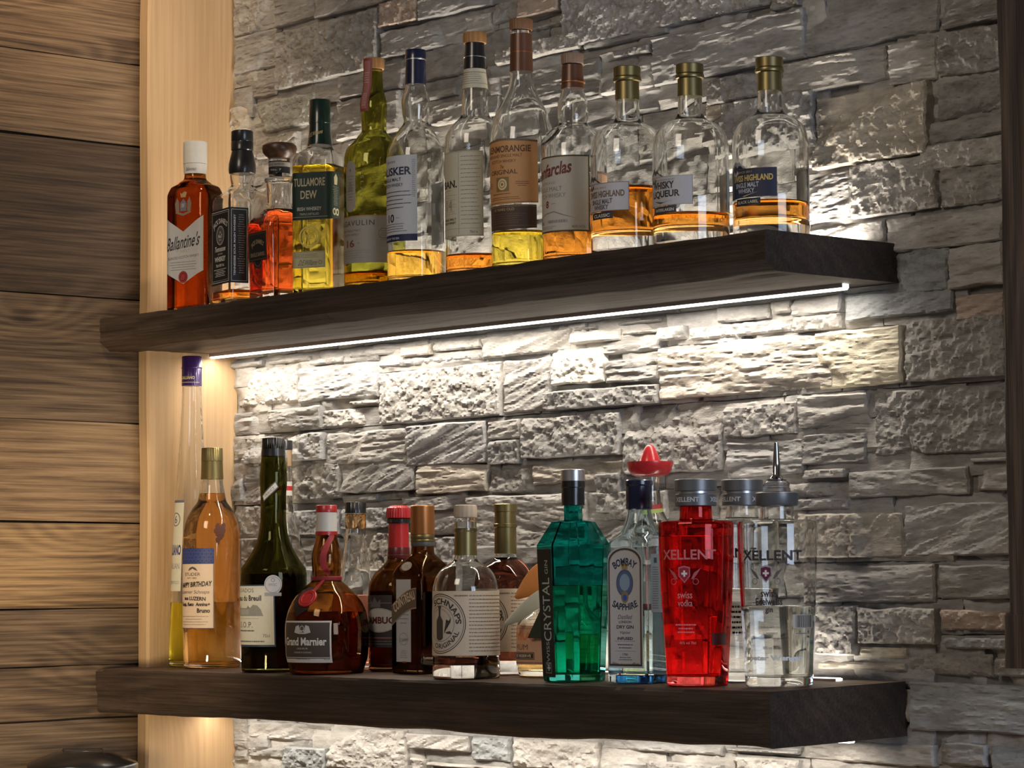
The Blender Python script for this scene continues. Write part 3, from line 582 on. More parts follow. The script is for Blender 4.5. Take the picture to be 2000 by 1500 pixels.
# ------------------------------------------------------------------ bottle glass, liquids, inks
P = {
    'ballantine': (-1.3173, 0.062, [(7.9, 43, 29, 17), (185.5, 43, 29, 17), (199.6, 37.8, 25.5, 15.0), (206.2, 27.1, 27.1, 27.1), (214.5, 18.1, 18.1, 18.1), (221.9, 17.2, 17.2, 17.2), (238.5, 18.1, 18.1, 18.1), (274.2, 18.1, 18.1, 18.1)]),
    'jd': (-1.1886, 0.062, [(6.0, 37, 37, 6), (159.6, 37, 37, 6), (166.9, 36.3, 36.3, 5.9), (182.3, 24.1, 24.1, 24.1), (190.4, 17.7, 17.7, 17.7), (204.2, 19.3, 19.3, 19.3), (209.9, 19.3, 19.3, 19.3), (244.0, 16.1, 16.1, 16.1), (276.5, 15.3, 15.3, 15.3)]),
    'jdsb': (-1.0903, 0.062, [(22.1, 36.3, 36.3, 8.4), (109.5, 39, 39, 9), (119.9, 37.8, 37.8, 8.7), (143.7, 22.9, 22.9, 22.9), (151.7, 19.8, 19.8, 19.8), (174.8, 20.6, 20.6, 20.6), (187.6, 22.1, 22.1, 22.1), (193.2, 16.6, 16.6, 16.6), (221.9, 16.6, 16.6, 16.6)]),
    'tullamore': (-0.9876, 0.062, [(13.6, 33.7, 33.7, 10.9), (197.3, 34, 34, 11), (213.0, 30.6, 30.6, 9.9), (224.0, 21.0, 21.0, 21.0), (229.5, 18.6, 18.6, 18.6), (259.3, 15.5, 15.5, 15.5), (297.9, 14.8, 14.8, 14.8)]),
    'lagav': (-0.8552, 0.062, [(2.7, 44.8, 44.8, 44.8), (191.3, 44.8, 44.8, 44.8), (206.6, 41.0, 41.0, 41.0), (218.9, 30.4, 30.4, 30.4), (227.3, 23.5, 23.5, 23.5), (235.0, 18.2, 18.2, 18.2), (251.1, 19.0, 19.0, 19.0), (272.6, 19.7, 19.7, 19.7), (300.3, 14.0, 14.0, 14.0), (328.8, 12.9, 12.9, 12.9)]),
    'talisker': (-0.7569, 0.062, [(9.5, 42.5, 42.5, 42.5), (167.1, 43.2, 43.2, 43.2), (190.4, 42.5, 42.5, 42.5), (207.0, 36.5, 36.5, 36.5), (222.8, 26.1, 26.1, 26.1), (236.4, 17.9, 17.9, 17.9), (246.2, 19.4, 19.4, 19.4), (265.0, 20.9, 20.9, 20.9), (290.7, 14.9, 14.9, 14.9), (333.0, 13.4, 13.4, 13.4)]),
    'oban': (-0.6237, 0.062, [(5.4, 42.9, 42.9, 42.9), (181.2, 43.7, 43.7, 43.7), (195.9, 42.9, 42.9, 42.9), (206.2, 38.6, 38.6, 38.6), (216.5, 30.6, 30.6, 30.6), (226.8, 21.1, 21.1, 21.1), (236.4, 18.9, 18.9, 18.9), (264.4, 18.2, 18.2, 18.2), (294.6, 15.3, 15.3, 15.3), (328.5, 13.1, 13.1, 13.1)]),
    'glenmor': (-0.5235, 0.062, [(3.9, 42.8, 42.8, 42.8), (18.3, 43.6, 43.6, 43.6), (47.0, 42.8, 42.8, 42.8), (162.0, 45.0, 45.0, 45.0), (181.5, 44.3, 44.3, 44.3), (200.2, 41.4, 41.4, 41.4), (218.3, 36.4, 36.4, 36.4), (237.1, 26.4, 26.4, 26.4), (253.0, 19.3, 19.3, 19.3), (266.7, 16.4, 16.4, 16.4), (276.1, 15.7, 15.7, 15.7), (334.1, 14.3, 14.3, 14.3)]),
    'farclas': (-0.4177, 0.062, [(1.6, 42.7, 42.7, 42.7), (155.2, 42.7, 42.7, 42.7), (172.8, 36.4, 36.4, 36.4), (184.1, 25.2, 25.2, 25.2), (191.2, 19.6, 19.6, 19.6), (202.5, 21.0, 21.0, 21.0), (213.8, 21.0, 21.0, 21.0), (238.6, 15.4, 15.4, 15.4), (271.2, 13.3, 13.3, 13.3)]),
    'hl1': (-0.2952, 0.062, [(4.4, 49.9, 49.9, 49.9), (128.1, 49.9, 49.9, 49.9), (148.8, 47.8, 47.8, 47.8), (161.2, 42.4, 42.4, 42.4), (169.5, 32.8, 32.8, 32.8), (176.4, 20.5, 20.5, 20.5), (184.7, 16.4, 16.4, 16.4), (206.8, 15.7, 15.7, 15.7), (240.0, 15.0, 15.0, 15.0)]),
    'hl2': (-0.239, 0.11, [(2.7, 49.7, 49.7, 49.7), (126.1, 49.7, 49.7, 49.7), (146.7, 47.7, 47.7, 47.7), (159.0, 42.2, 42.2, 42.2), (167.3, 32.7, 32.7, 32.7), (174.2, 20.4, 20.4, 20.4), (182.4, 16.4, 16.4, 16.4), (204.5, 15.7, 15.7, 15.7), (237.6, 15.0, 15.0, 15.0)]),
    'hl3': (-0.1306, 0.14, [(-5.2, 48.9, 48.9, 48.9), (116.2, 48.9, 48.9, 48.9), (136.5, 46.9, 46.9, 46.9), (148.6, 41.6, 41.6, 41.6), (156.8, 32.2, 32.2, 32.2), (163.5, 20.1, 20.1, 20.1), (171.7, 16.1, 16.1, 16.1), (193.3, 15.4, 15.4, 15.4), (225.9, 14.7, 14.7, 14.7)]),
    'galliano': (-1.424, 0.13, [(11.9, 36.8, 36.8, 36.8), (164.5, 31.8, 31.8, 31.8), (266.6, 26.8, 26.8, 26.8), (373.3, 19.2, 19.2, 19.2), (450.8, 15.9, 15.9, 15.9), (496.3, 15.1, 15.1, 15.1)]),
    'studer': (-1.3378, 0.11, [(7.9, 45.3, 45.3, 45.3), (81.6, 46.9, 46.9, 46.9), (204.8, 46.9, 46.9, 46.9), (228.7, 43.6, 43.6, 43.6), (249.3, 32.9, 32.9, 32.9), (263.3, 23.0, 23.0, 23.0), (274.9, 20.6, 20.6, 20.6), (297.2, 17.3, 17.3, 17.3), (345.1, 15.6, 15.6, 15.6)]),
    'breuil': (-1.1177, 0.07, [(7.8, 48.9, 48.9, 48.9), (142.0, 51.2, 51.2, 51.2), (153.1, 50.4, 50.4, 50.4), (163.3, 44.1, 44.1, 44.1), (183.0, 31.5, 31.5, 31.5), (206.6, 22.9, 22.9, 22.9), (232.7, 19.7, 19.7, 19.7), (264.3, 19.7, 19.7, 19.7), (291.1, 21.3, 21.3, 21.3), (328.3, 18.1, 18.1, 18.1), (351.3, 16.6, 16.6, 16.6)]),
    'clearback1': (-1.2274, 0.17, [(8.4, 37.5, 37.5, 37.5), (162.7, 36.7, 36.7, 36.7), (195.3, 29.3, 29.3, 29.3), (236.0, 17.9, 17.9, 17.9), (276.9, 14.7, 14.7, 14.7), (352.1, 14.7, 14.7, 14.7)]),
    'grandm': (-0.978, 0.066, [(7.2, 55.4, 55.4, 55.4), (30.1, 62.3, 62.3, 62.3), (63.8, 63.1, 63.1, 63.1), (89.9, 59.2, 59.2, 59.2), (112.9, 47.7, 47.7, 47.7), (129.0, 30.8, 30.8, 30.8), (139.7, 20.8, 20.8, 20.8), (148.9, 21.5, 21.5, 21.5), (172.0, 22.3, 22.3, 22.3), (204.3, 15.4, 15.4, 15.4), (245.1, 14.6, 14.6, 14.6)]),
    'clearblack': (-1.0399, 0.17, [(11.4, 36.3, 36.3, 36.3), (90.0, 37.1, 37.1, 37.1), (113.7, 33.2, 33.2, 33.2), (138.9, 23.7, 23.7, 23.7), (176.7, 19.0, 19.0, 19.0), (213.1, 15.0, 15.0, 15.0), (236.0, 13.4, 13.4, 13.4)]),
    'ambu': (-0.9344, 0.17, [(5.5, 45.7, 45.7, 45.7), (105.8, 46.5, 46.5, 46.5), (123.6, 45.7, 45.7, 45.7), (142.2, 38.0, 38.0, 38.0), (156.9, 23.3, 23.3, 23.3), (166.2, 17.1, 17.1, 17.1), (183.2, 15.5, 15.5, 15.5), (237.5, 14.0, 14.0, 14.0)]),
    'cointreau': (-0.8283, 0.13, [(4.6, 35, 35, 8), (137.9, 35, 35, 8), (151.5, 30.8, 30.8, 7.0), (168.9, 21.9, 21.9, 21.9), (174.1, 17.4, 17.4, 17.4), (210.5, 15.9, 15.9, 15.9), (242.3, 15.1, 15.1, 15.1)]),
    'schnaps': (-0.6474, 0.06, [(5.3, 47.8, 47.8, 47.8), (123.5, 47.0, 47.0, 47.0), (137.2, 44.1, 44.1, 44.1), (150.9, 35.5, 35.5, 35.5), (158.1, 24.6, 24.6, 24.6), (164.6, 16.6, 16.6, 16.6), (170.4, 15.6, 15.6, 15.6), (210.2, 14.5, 14.5, 14.5), (223.3, 13.7, 13.7, 13.7)]),
    'schnaps2': (-0.6877, 0.17, [(6.2, 44.5, 44.5, 44.5), (122.9, 44.5, 44.5, 44.5), (137.0, 43.0, 43.0, 43.0), (151.1, 34.1, 34.1, 34.1), (158.5, 25.2, 25.2, 25.2), (165.1, 17.1, 17.1, 17.1), (172.5, 15.6, 15.6, 15.6), (239.4, 14.8, 14.8, 14.8)]),
    'pyrat': (-0.5709, 0.145, [(4.6, 40.5, 40.5, 40.5), (19.7, 43.4, 43.4, 43.4), (68.6, 42.7, 42.7, 42.7), (75.9, 39.8, 39.8, 39.8), (91.7, 21.7, 21.7, 21.7), (106.1, 11.6, 11.6, 11.6), (135.0, 10.1, 10.1, 10.1)]),
    'crystal': (-0.4321, 0.07, [(1.6, 39.1, 39.1, 23.0), (181.2, 46.8, 46.8, 27.5), (212.5, 27.9, 27.9, 16.4), (215.3, 14.6, 14.6, 14.6), (234.8, 14.6, 14.6, 14.6), (268.2, 13.2, 13.2, 13.2)]),
    'bombay': (-0.3129, 0.08, [(5.1, 35.6, 29.7, 7.9), (173.4, 36, 30, 8), (181.5, 34.6, 28.8, 7.7), (195.2, 25.9, 25.9, 25.9), (208.8, 19.7, 19.7, 19.7), (226.5, 15.7, 15.7, 15.7), (263.3, 13.6, 13.6, 13.6)]),
    'sierra': (-0.3846, 0.17, [(1.3, 31.5, 31.5, 31.5), (190.0, 31.5, 31.5, 31.5), (204.0, 28.0, 28.0, 28.0), (218.0, 21.0, 21.0, 21.0), (232.1, 15.4, 15.4, 15.4), (270.7, 12.6, 12.6, 12.6)]),
    'xred': (-0.186, 0.06, [(0.4, 37.8, 37.8, 31.9), (202.8, 46.8, 46.8, 39.5), (208.1, 45, 45, 38), (210.7, 21.8, 21.8, 21.8), (225.9, 20.5, 20.5, 20.5), (245.8, 18.5, 18.5, 18.5)]),
    'xback': (-0.2093, 0.17, [(3.5, 37.8, 37.8, 31.9), (204.1, 46.8, 46.8, 39.5), (209.5, 45, 45, 38), (212.3, 22.4, 22.4, 22.4), (227.9, 21.0, 21.0, 21.0), (248.2, 19.0, 19.0, 19.0)]),
    'xgin': (-0.0703, 0.09, [(2.1, 40.9, 40.9, 34.3), (200.8, 48.4, 48.4, 40.6), (206.0, 46.5, 46.5, 39), (208.6, 22.1, 22.1, 22.1), (223.5, 21.4, 21.4, 21.4), (243.0, 18.2, 18.2, 18.2)]),
}

CLEAR = glass('clear_glass', (.93, .94, .92)); CLEARB = glass('bluish_glass', (.70, .88, .97)); OLIVE = glass('olive_glass', (.34, .33, .035)); DOLIVE = glass('dark_olive_glass', (.055, .055, .007))
AMBER = glass('amber_glass', (.40, .13, .022)); BROWN = glass('brown_glass', (.15, .048, .011)); TEAL = glass('teal_glass', (.004, .34, .31)); REDG = glass('red_glass', (.78, .012, .012))
WH_GOLD = liquid('golden_whisky', (.86, .50, .07)); WH_AMB = liquid('amber_whisky', (.80, .30, .035)); WH_RED = liquid('red_amber_whisky', (.72, .10, .018)); WH_BAL = liquid('orange_amber_whisky', (.66, .26, .09)); YEL = liquid('yellow_whisky', (.88, .68, .08))
ORA = liquid('orange_schnaps', (.95, .50, .16)); GAL = liquid('yellow_liqueur', (1.0, .86, .04)); DARKL = liquid('dark_liqueur', (.07, .016, .006)); WATER = liquid('clear_spirit', (.97, .98, .97)); COPPER = liquid('copper_whisky', (.80, .34, .05))
RUM = liquid('rum', (.90, .58, .22))
BK = (.012, .012, .013); WT = (.62, .60, .57); CR = (.60, .54, .42); GD = (.55, .40, .17); NV = (.022, .030, .085); RD = (.38, .02, .02); GY = (.30, .30, .31); LG = (.45, .44, .44)
CORK = wood('turned_cork_wood', 2, [(.3, (.34, .16, .05)), (.7, (.48, .25, .09))], rough=.6, bump=.1, ring=300)
M_BLACK = paint(BK, .28, 0, 'black_capsule', .3); M_NAVY = paint((.010, .014, .045), .25, 0, 'navy_capsule', .4); M_GREEN = paint((.006, .022, .014), .25, 0, 'green_capsule', .4)
M_GOLD = paint((.24, .19, .08), .36, .8, 'gold_foil'); M_BRNC = paint((.13, .055, .03), .33, .2, 'brown_capsule'); M_WHITE = paint((.62, .60, .55), .4, 0, 'white_cap'); M_RED = paint((.42, .018, .02), .35, 0, 'red_wax', .2)
M_SILVER = paint((.50, .50, .52), .32, .85, 'brushed_silver'); M_GREY = paint((.17, .175, .185), .38, .5, 'grey_metal'); M_PURP = paint((.045, .015, .12), .3, .2, 'purple_cap', .3); M_COPP = paint((.42, .17, .055), .35, .7, 'copper_cap')
M_STOP = wood('pale_stopper_wood', 2, [(.3, (.44, .34, .25)), (.7, (.56, .45, .34))], rough=.7, bump=.1, ring=300); M_DSTOP = wood('dark_stopper_wood', 0, [(.3, (.04, .018, .010)), (.7, (.10, .045, .022))], rough=.35, bump=.1, ring=300)
def TT(s, u, v, w_, h, c, **k): return ('t', s, u, v, w_, h, c, k)
def shell_cap(B, name, z0, z1, mat, extra=.5, top=True, parent=None):
    """a capsule that follows the neck between two heights"""
    rows = [(z0, prof_at(B.prof, z0)[1]+.15)]
    for i in range(11):
        z = z0+(z1-z0)*i/10; rows.append((z, prof_at(B.prof, z)[1]+extra))
    if top: rows += [(z1+1.0, rows[-1][1]-.2), (z1+1.6, rows[-1][1]-1.2)]
    return lathe(name, rows, mat, parent or B.root)

# ================================================================== UPPER SHELF
x, y, pr = P['ballantine']
B = bottle('whisky_bottle', 'flat amber whisky bottle with white screw cap and chevron white label, beside the pale post', (x, y), 15, pr, AMBER, fill=214, liq=WH_BAL, z0=SH)
shell_cap(B, 'screw_cap', 238.5, 273, M_WHITE, 1.0); o = shell_cap(B, 'neck_band', 222, 238, M_WHITE, .7, False)
decal(B, 'neck_label', [TT("Ballantine's", 6, 229, 18, 6, (.12, .12, .13), shear=.35)], base=.9)
decal(B, 'front_label', [('poly', [(-39, 151), (0, 127), (39, 151), (39, 63), (0, 43), (-39, 63)], (.36, .36, .36)), TT("Ballantine's", 0, 111, 68, 22, (.03, .03, .035), shear=.35, rot=6, bold=.012),
    TT('FINEST', 0, 96, 26, 4.6, (.32, .25, .17), sp=1.4), TT('BLENDED SCOTCH WHISKY', 0, 86, 64, 4.2, (.12, .11, .11), rot=3), ('lines', -28, 64, 28, 80, 4, (.22, .22, .22), {'cen': 1}),
    ('ell', 0, 54, 9.5, 9.5, (.20, .015, .02)), ('ring', 0, 54, 8.2, 7.5, (.32, .05, .05)), TT('B', 0, 54, 7, 8, (.32, .05, .05), shear=.3)])
cr = (.20, .16, .12)
decal(B, 'crest', [('poly', [(-6, 160), (6, 160), (7, 172), (0, 180), (-7, 172)], (.13, .15, .20)), ('poly', [(-15, 158), (-8, 160), (-9, 176), (-13, 182), (-17, 172)], cr), ('poly', [(15, 158), (8, 160), (9, 176), (13, 182), (17, 172)], cr),
    ('poly', [(-16, 157), (0, 152), (16, 157), (14, 160), (0, 156), (-14, 160)], cr), ('poly', [(-5, 182), (5, 182), (7, 190), (3, 187), (0, 192), (-3, 187), (-7, 190)], (.32, .22, .10)), TT('BF', 0, 169, 6, 6, (.4, .36, .28))])

x, y, pr = P['jd']
B = bottle('whiskey_bottle', 'square clear whiskey bottle with black seal and white-lettered black label', (x, y), -12, pr, CLEAR, fill=22, liq=WH_AMB, z0=SH, bt=9)
lathe('neck_seal', [(208, 19.6), (209, 20.8), (214, 21.6), (224, 21.2), (234, 19.0), (241, 17.3), (244, 16.6)], M_BLACK, B.root); lathe('screw_cap', [(244, 16.0), (246, 17.6), (258, 17.6), (259, 17.0), (260, 17.5), (275, 17.2), (276.5, 15.8)], M_BLACK, B.root)
W2 = (.55, .55, .54)
decal(B, 'front_label', [('rect', -36, 32, 66, 150, BK), ('frame', -33, 35, 33, 147, .8, W2), ('frame', -30.5, 38, 30.5, 144, .35, W2), TT("JACK DANIEL'S", 0, 131, 56, 11, W2, arc=44, bold=.02), ('ring', 0, 109, 15, 14, W2), ('ring', 0, 109, 12.6, 12.1, W2), ('ell', 0, 109, 11, 11, (.10, .10, .10)),
    TT('OLD', 0, 114, 7, 3, W2), TT('No.7', 0, 108, 15, 5.6, W2, bold=.03), TT('BRAND', 0, 102, 9, 2.4, W2), TT('Tennessee', 0, 88, 42, 8.5, W2, shear=.3, bold=.02), TT('SOUR MASH', 0, 80, 18, 2.6, W2), TT('WHISKEY', 0, 72, 42, 8, W2, bold=.03), TT('70cl 40% Vol.', 0, 62, 32, 4.6, W2, bold=.02),
    ('lines', -25, 44, 25, 57, 5, W2, {'cen': 1, 'th': .4}), ('lines', 40, 40, 44, 146, 1, BK), TT('TENNESSEE SOUR MASH WHISKEY', 43, 91, 96, 3.2, W2, rot=90, bold=.02), ('frame', 37.6, 35, 64, 147, .5, W2), ('lines', 48, 46, 61, 140, 26, (.3, .3, .3), {'cen': 1})])

x, y, pr = P['jdsb']
B = bottle('whiskey_decanter', 'square decanter of red amber whiskey with dark round wooden stopper and small black label', (x, y), -8, pr, CLEAR, fill=140, liq=WH_RED, z0=SH, bt=14, wall=3.2)
lathe('stopper', [(221, 17), (223, 19), (226, 22.5), (230, 25.5), (236, 27), (241, 26), (244, 22)], M_DSTOP, B.root)
lathe('neck_ring', [(183, 19.5), (184, 22.4), (187, 23.4), (190, 22.4), (191, 19.5)], CLEAR, B.root)
decal(B, 'neck_label', [('rect', -40, 197, 40, 216, BK), ('rect', -40, 207, 40, 214, (.33, .31, .28)), TT('SINGLE BARREL', 10, 210.5, 34, 3.4, BK), TT('No. 7', 12, 202, 18, 3, W2)], base=.3)
decal(B, 'front_label', [('poly', [(-29, 60), (-29, 104), (29, 104), (29, 60), (14, 60), (10, 51), (0, 48), (-10, 51), (-14, 60)], BK), ('frame', -27, 62, 27, 102, .5, (.20, .15, .09)), TT("JACK DANIEL'S", 0, 89, 40, 9, (.36, .29, .18), arc=34, bold=.02), TT('SINGLE BARREL', 0, 70, 46, 6, (.30, .22, .12), bold=.02), ('arcband', 0, 64, 12.5, 11.9, 200, 340, (.33, .26, .15))])

x, y, pr = P['tullamore']
B = bottle('whiskey_bottle', 'rounded square bottle of yellow whiskey with dark green cap and dark green label', (x, y), 28, pr, CLEAR, fill=196, liq=YEL, z0=SH, bt=7)
shell_cap(B, 'neck_sleeve', 229, 262, M_GREEN, .7, False); cyl_cap('screw_cap', 262, 299, 16.6, 16.0, M_GREEN, B.root)
decal(B, 'neck_label', [TT('D.E.Williams', 0, 246, 24, 6, GD, shear=.4, rot=14)], base=1.0)
DG = (.008, .028, .020); G3 = (.40, .34, .20)
decal(B, 'front_label', [('poly', [(-36, 112), (-36, 184), (30, 184), (60, 186), (60, 116), (30, 112)], DG), TT('TULLAMORE', -2, 169, 52, 12.5, G3, bold=.02), TT('DEW', -3, 150, 27, 12.5, G3, bold=.02), TT('IRISH WHISKEY', -2, 128.5, 40, 5.6, (.45, .42, .34), bold=.01), TT('TRIPLE DISTILLED', -2, 120.5, 32, 3.2, (.42, .38, .28)), ('rect', -34, 116, 28, 116.5, (.45, .40, .22)),
    ('lines', 37, 133, 55, 163, 12, (.33, .31, .22), {'cen': 1}), ('poly', [(41, 165), (51, 165), (53, 176), (47, 182), (40, 176)], (.38, .34, .2)), ('ring', 42, 124, 5.5, 3, (.4, .36, .2)), ('ring', 52, 124, 5.5, 3, (.4, .36, .2))])
decal(B, 'embossed_seal', [('ring', -2, 86, 17, 14.6, (.55, .44, .10)), ('ring', -2, 86, 12.6, 11.6, (.55, .44, .10)), TT('1829', -2, 86, 18, 7.5, (.50, .40, .09), bold=.02)], base=.3, mrough=.25)
decal(B, 'signature_label', [('rect', -32, 39, 24, 64, (.40, .36, .20)), ('frame', -31, 40, 23, 63, .4, (.15, .12, .06)), TT('D.E.Williams', -4, 47, 30, 8, (.10, .08, .04), shear=.4), ('lines', -27, 54, 19, 61, 3, (.16, .13, .07)), ('ring', 16, 47, 3, 2.2, (.15, .12, .06))])

x, y, pr = P['lagav']
B = bottle('whisky_bottle', 'olive green whisky bottle, red seal strip over its cork, cream label marked 16', (x, y), 0, pr, OLIVE, fill=22, liq=WH_AMB, z0=SH)
cyl_cap('cork_stopper', 327, 343.5, 15.6, 15.8, CORK, B.root, flute=24, fd=.4)
LB = (.30, .27, .225); LI = (.085, .055, .04)
decal(B, 'oval_label', [('poly', [(0-11*math.cos(R(a_)), (174 if a_ < 180 else 122)+11*math.sin(R(a_))*1.1) for a_ in range(0, 360, 12)], LB), TT('4', 0, 172, 3, 5, LI), ('lines', -8, 126, 8, 165, 9, (.2, .17, .13), {'cen': 1}), ('poly', [(-6, 140), (6, 140), (4, 150), (0, 156), (-4, 150)], (.22, .2, .17))])
decal(B, 'front_label', [('rect', -50, 34, 66, 104, LB), ('rect', -50, 102.6, 66, 104, (.35, .15, .06)), TT('LAGAVULIN', 4, 93, 74, 8, LI, sp=1.2, bold=.01), TT('ISLAY SINGLE MALT', 0, 82, 40, 3.4, (.18, .14, .11)), TT('SCOTCH WHISKY', 0, 76, 34, 3.2, (.18, .14, .11)), TT('16', 0, 63, 17, 11, (.16, .05, .03), bold=.02), ('rect', 14, 63, 18, 63.6, (.16, .05, .03)), ('lines', -28, 40, 38, 54, 4, (.2, .17, .14), {'cen': 1, 'th': .12}),
    ('ring', 55, 77, 8, 7.3, (.17, .14, .11)), ('lines', 48, 66, 62, 86, 6, (.18, .15, .12), {'cen': 1})])
decal(B, 'embossed_letters', [TT('ISLAY', 22, 148, 42, 5, (.30, .29, .08), rot=-90, sp=1.4)], base=.2, mrough=.2)
decal(B, 'seal_strip', [('rect', -5, 262, 12, 342, (.25, .05, .045)), ('rect', -2, 266, 9, 338, (.32, .12, .10)), ('lines', -1, 270, 8, 290, 7, (.5, .35, .3)), ('lines', -1, 304, 8, 322, 5, (.5, .35, .3))], base=3.2)

x, y, pr = P['talisker']
B = bottle('whisky_bottle', 'clear whisky bottle with navy capsule and pale label marked 10 above a navy stripe', (x, y), -7, pr, CLEAR, fill=44.7, liq=WH_GOLD, z0=SH)
shell_cap(B, 'capsule', 290.7, 327, M_NAVY, .9, False); cyl_cap('stopper', 328, 342, 15.4, 15.2, M_NAVY, B.root); lathe('silver_band', [(326.6, 14.6), (327, 15), (328.2, 15), (328.6, 14.6)], M_SILVER, B.root)
TB = (.42, .43, .45); TI = (.02, .025, .06)
decal(B, 'capsule_print', [TT('JM', -8, 313, 8, 9, (.25, .27, .35), shear=.5)], base=1.3)
decal(B, 'front_label', [('rect', -45, 57, 45, 182, TB), ('rect', -45, 57, 45, 67, (.012, .018, .07)), TT('MADE BY THE SEA', 0, 61.5, 34, 3, (.55, .55, .6)), TT('ISLE OF SKYE', 0, 173, 20, 3, TI), TT('TALISKER', 0, 159, 74, 12, TI, bold=.03), TT('SINGLE MALT', 0, 147, 42, 5, TI, bold=.01), TT('SCOTCH WHISKY', 0, 139, 48, 5, TI, bold=.01),
    ('lines', -34, 103, 36, 132, 5, (.06, .06, .1), {'sk': .3, 'th': .22, 'cen': 1}), TT('10', 0, 91, 15, 12, TI, bold=.02), ('rect', 11, 91, 18, 91.4, TI), ('rect', -18, 91, -11, 91.4, TI), ('lines', -32, 70, 34, 84, 4, (.1, .1, .14), {'cen': 1}), ('lines', 38, 120, 43, 176, 20, (.15, .15, .2))])
decal(B, 'back_label', [('rect', 95, 57, 160, 150, (.40, .41, .42)), ('bars', 102, 75, 122, 92, (.08, .08, .1))])
decal(B, 'embossed_mark', [('ring', 62, 128, 6, 5.2, (.40, .41, .40)), ('bars', 54, 95, 74, 112, (.25, .25, .26))], base=.25)

x, y, pr = P['oban']
B = bottle('whisky_bottle', 'clear whisky bottle with orange wooden stopper, black capsule and tall cream printed label', (x, y), -12, pr, CLEAR, fill=27.4, liq=WH_AMB, z0=SH)
cyl_cap('cork_stopper', 332, 347, 16.8, 17, CORK, B.root, flute=26, fd=.4); shell_cap(B, 'capsule', 294.6, 332, M_BLACK, .9, False); lathe('silver_band', [(311, 15), (311.4, 15.9), (312, 15.9), (312.4, 15)], M_SILVER, B.root)
OB = (.46, .43, .33)
decal(B, 'neck_label', [('rect', -52, 266, 52, 294, OB), ('rect', -52, 288, 52, 289, (.2, .17, .1)), ('rect', -52, 272, 52, 272.6, (.2, .17, .1)), ('lines', -10, 274, 30, 287, 4, (.25, .22, .15))], base=.35)
decal(B, 'front_label', [('rect', -58, 51, 58, 172, OB), ('rect', 21.6, 55, 22.0, 170, (.2, .18, .12)), TT('OBAN.', -4, 126, 46, 11, (.05, .045, .035), bold=.03), ('rect', -30, 117, 8, 117.4, (.2, .18, .12)), TT('14', 2, 96, 14, 15, (.3, .27, .19)), TT('SINGLE MALT', 2, 76, 30, 3.4, (.08, .07, .05), bold=.02), TT('SCOTCH WHISKY', 2, 71, 30, 3.4, (.08, .07, .05), bold=.02),
    ('lines', -28, 82, 19, 112, 9, (.25, .22, .15), {'th': .1, 'cen': 1}), ('lines', 25, 66, 54, 167, 17, (.24, .21, .14), {'th': .14, 'ws': 1.6, 'sk': .2}), TT('70cl e', 44, 57, 11, 3.6, (.12, .1, .07)), ('rect', -54, 62, 55, 62.3, (.25, .22, .15)), ('frame', -57, 52, 57, 171, .4, (.25, .22, .15))])

x, y, pr = P['glenmor']
B = bottle('whisky_bottle', 'tallest long-necked clear whisky bottle with brown capsule and copper orange label', (x, y), 10, pr, CLEAR, fill=50.5, liq=YEL, z0=SH)
cyl_cap('cork_stopper', 335.5, 351, 16.2, 16.6, paint((.23, .11, .05), .5, 0, 'brown_stopper'), B.root, flute=26, fd=.4); shell_cap(B, 'capsule', 276.5, 330, M_BRNC, .8, False); lathe('capsule_ring', [(303, 15), (303.4, 16), (304, 16), (304.4, 15)], M_COPP, B.root)
GC = (.46, .235, .095); GB = (.10, .045, .022)
decal(B, 'front_label', [('poly', [(-53, 88), (-53, 175), (0, 178), (53, 175), (53, 88), (0, 86)], GC), ('poly', [(-53, 172), (-53, 175), (0, 178), (53, 175), (53, 172), (0, 175)], (.19, .13, .07)), TT('GLENMORANGIE', 3, 163, 80, 9.4, GB, bold=.02), TT('HIGHLAND SINGLE MALT', 0, 153.5, 62, 4.2, GB), TT('SCOTCH WHISKY', 0, 146, 44, 4.2, GB), TT('The', 0, 138.5, 7, 4.6, GB, shear=.3), TT('ORIGINAL', 0, 131, 48, 6.4, GB, bold=.01),
    ('rect', -11, 104, 11, 124, (.25, .17, .06)), ('ring', 0, 114, 8, 5.4, (.60, .47, .25)), ('ring', 0, 114, 4.4, 2, (.60, .47, .25)), ('lines', 20, 110, 40, 118, 3, GB, {'cen': 1}), ('lines', -40, 110, -20, 118, 3, GB, {'cen': 1}), ('lines', -20, 99, 20, 102.5, 1, GB), ('lines', -36, 92, 36, 97, 2, GB, {'cen': 1}), ('rect', -53, 88.4, 53, 89, GB)])
decal(B, 'lower_label', [('poly', [(-50, 53), (-50, 85), (50, 85), (50, 53), (0, 50)], (.075, .040, .026)), ('rect', -50, 82.6, 50, 83.4, (.30, .18, .08)), TT('10 YEARS OLD', 0, 79, 36, 3.6, (.40, .29, .15)), ('lines', -38, 59, 38, 74, 5, (.16, .10, .06), {'cen': 1}), ('rect', -49, 55.6, 49, 56.2, (.2, .12, .06))])

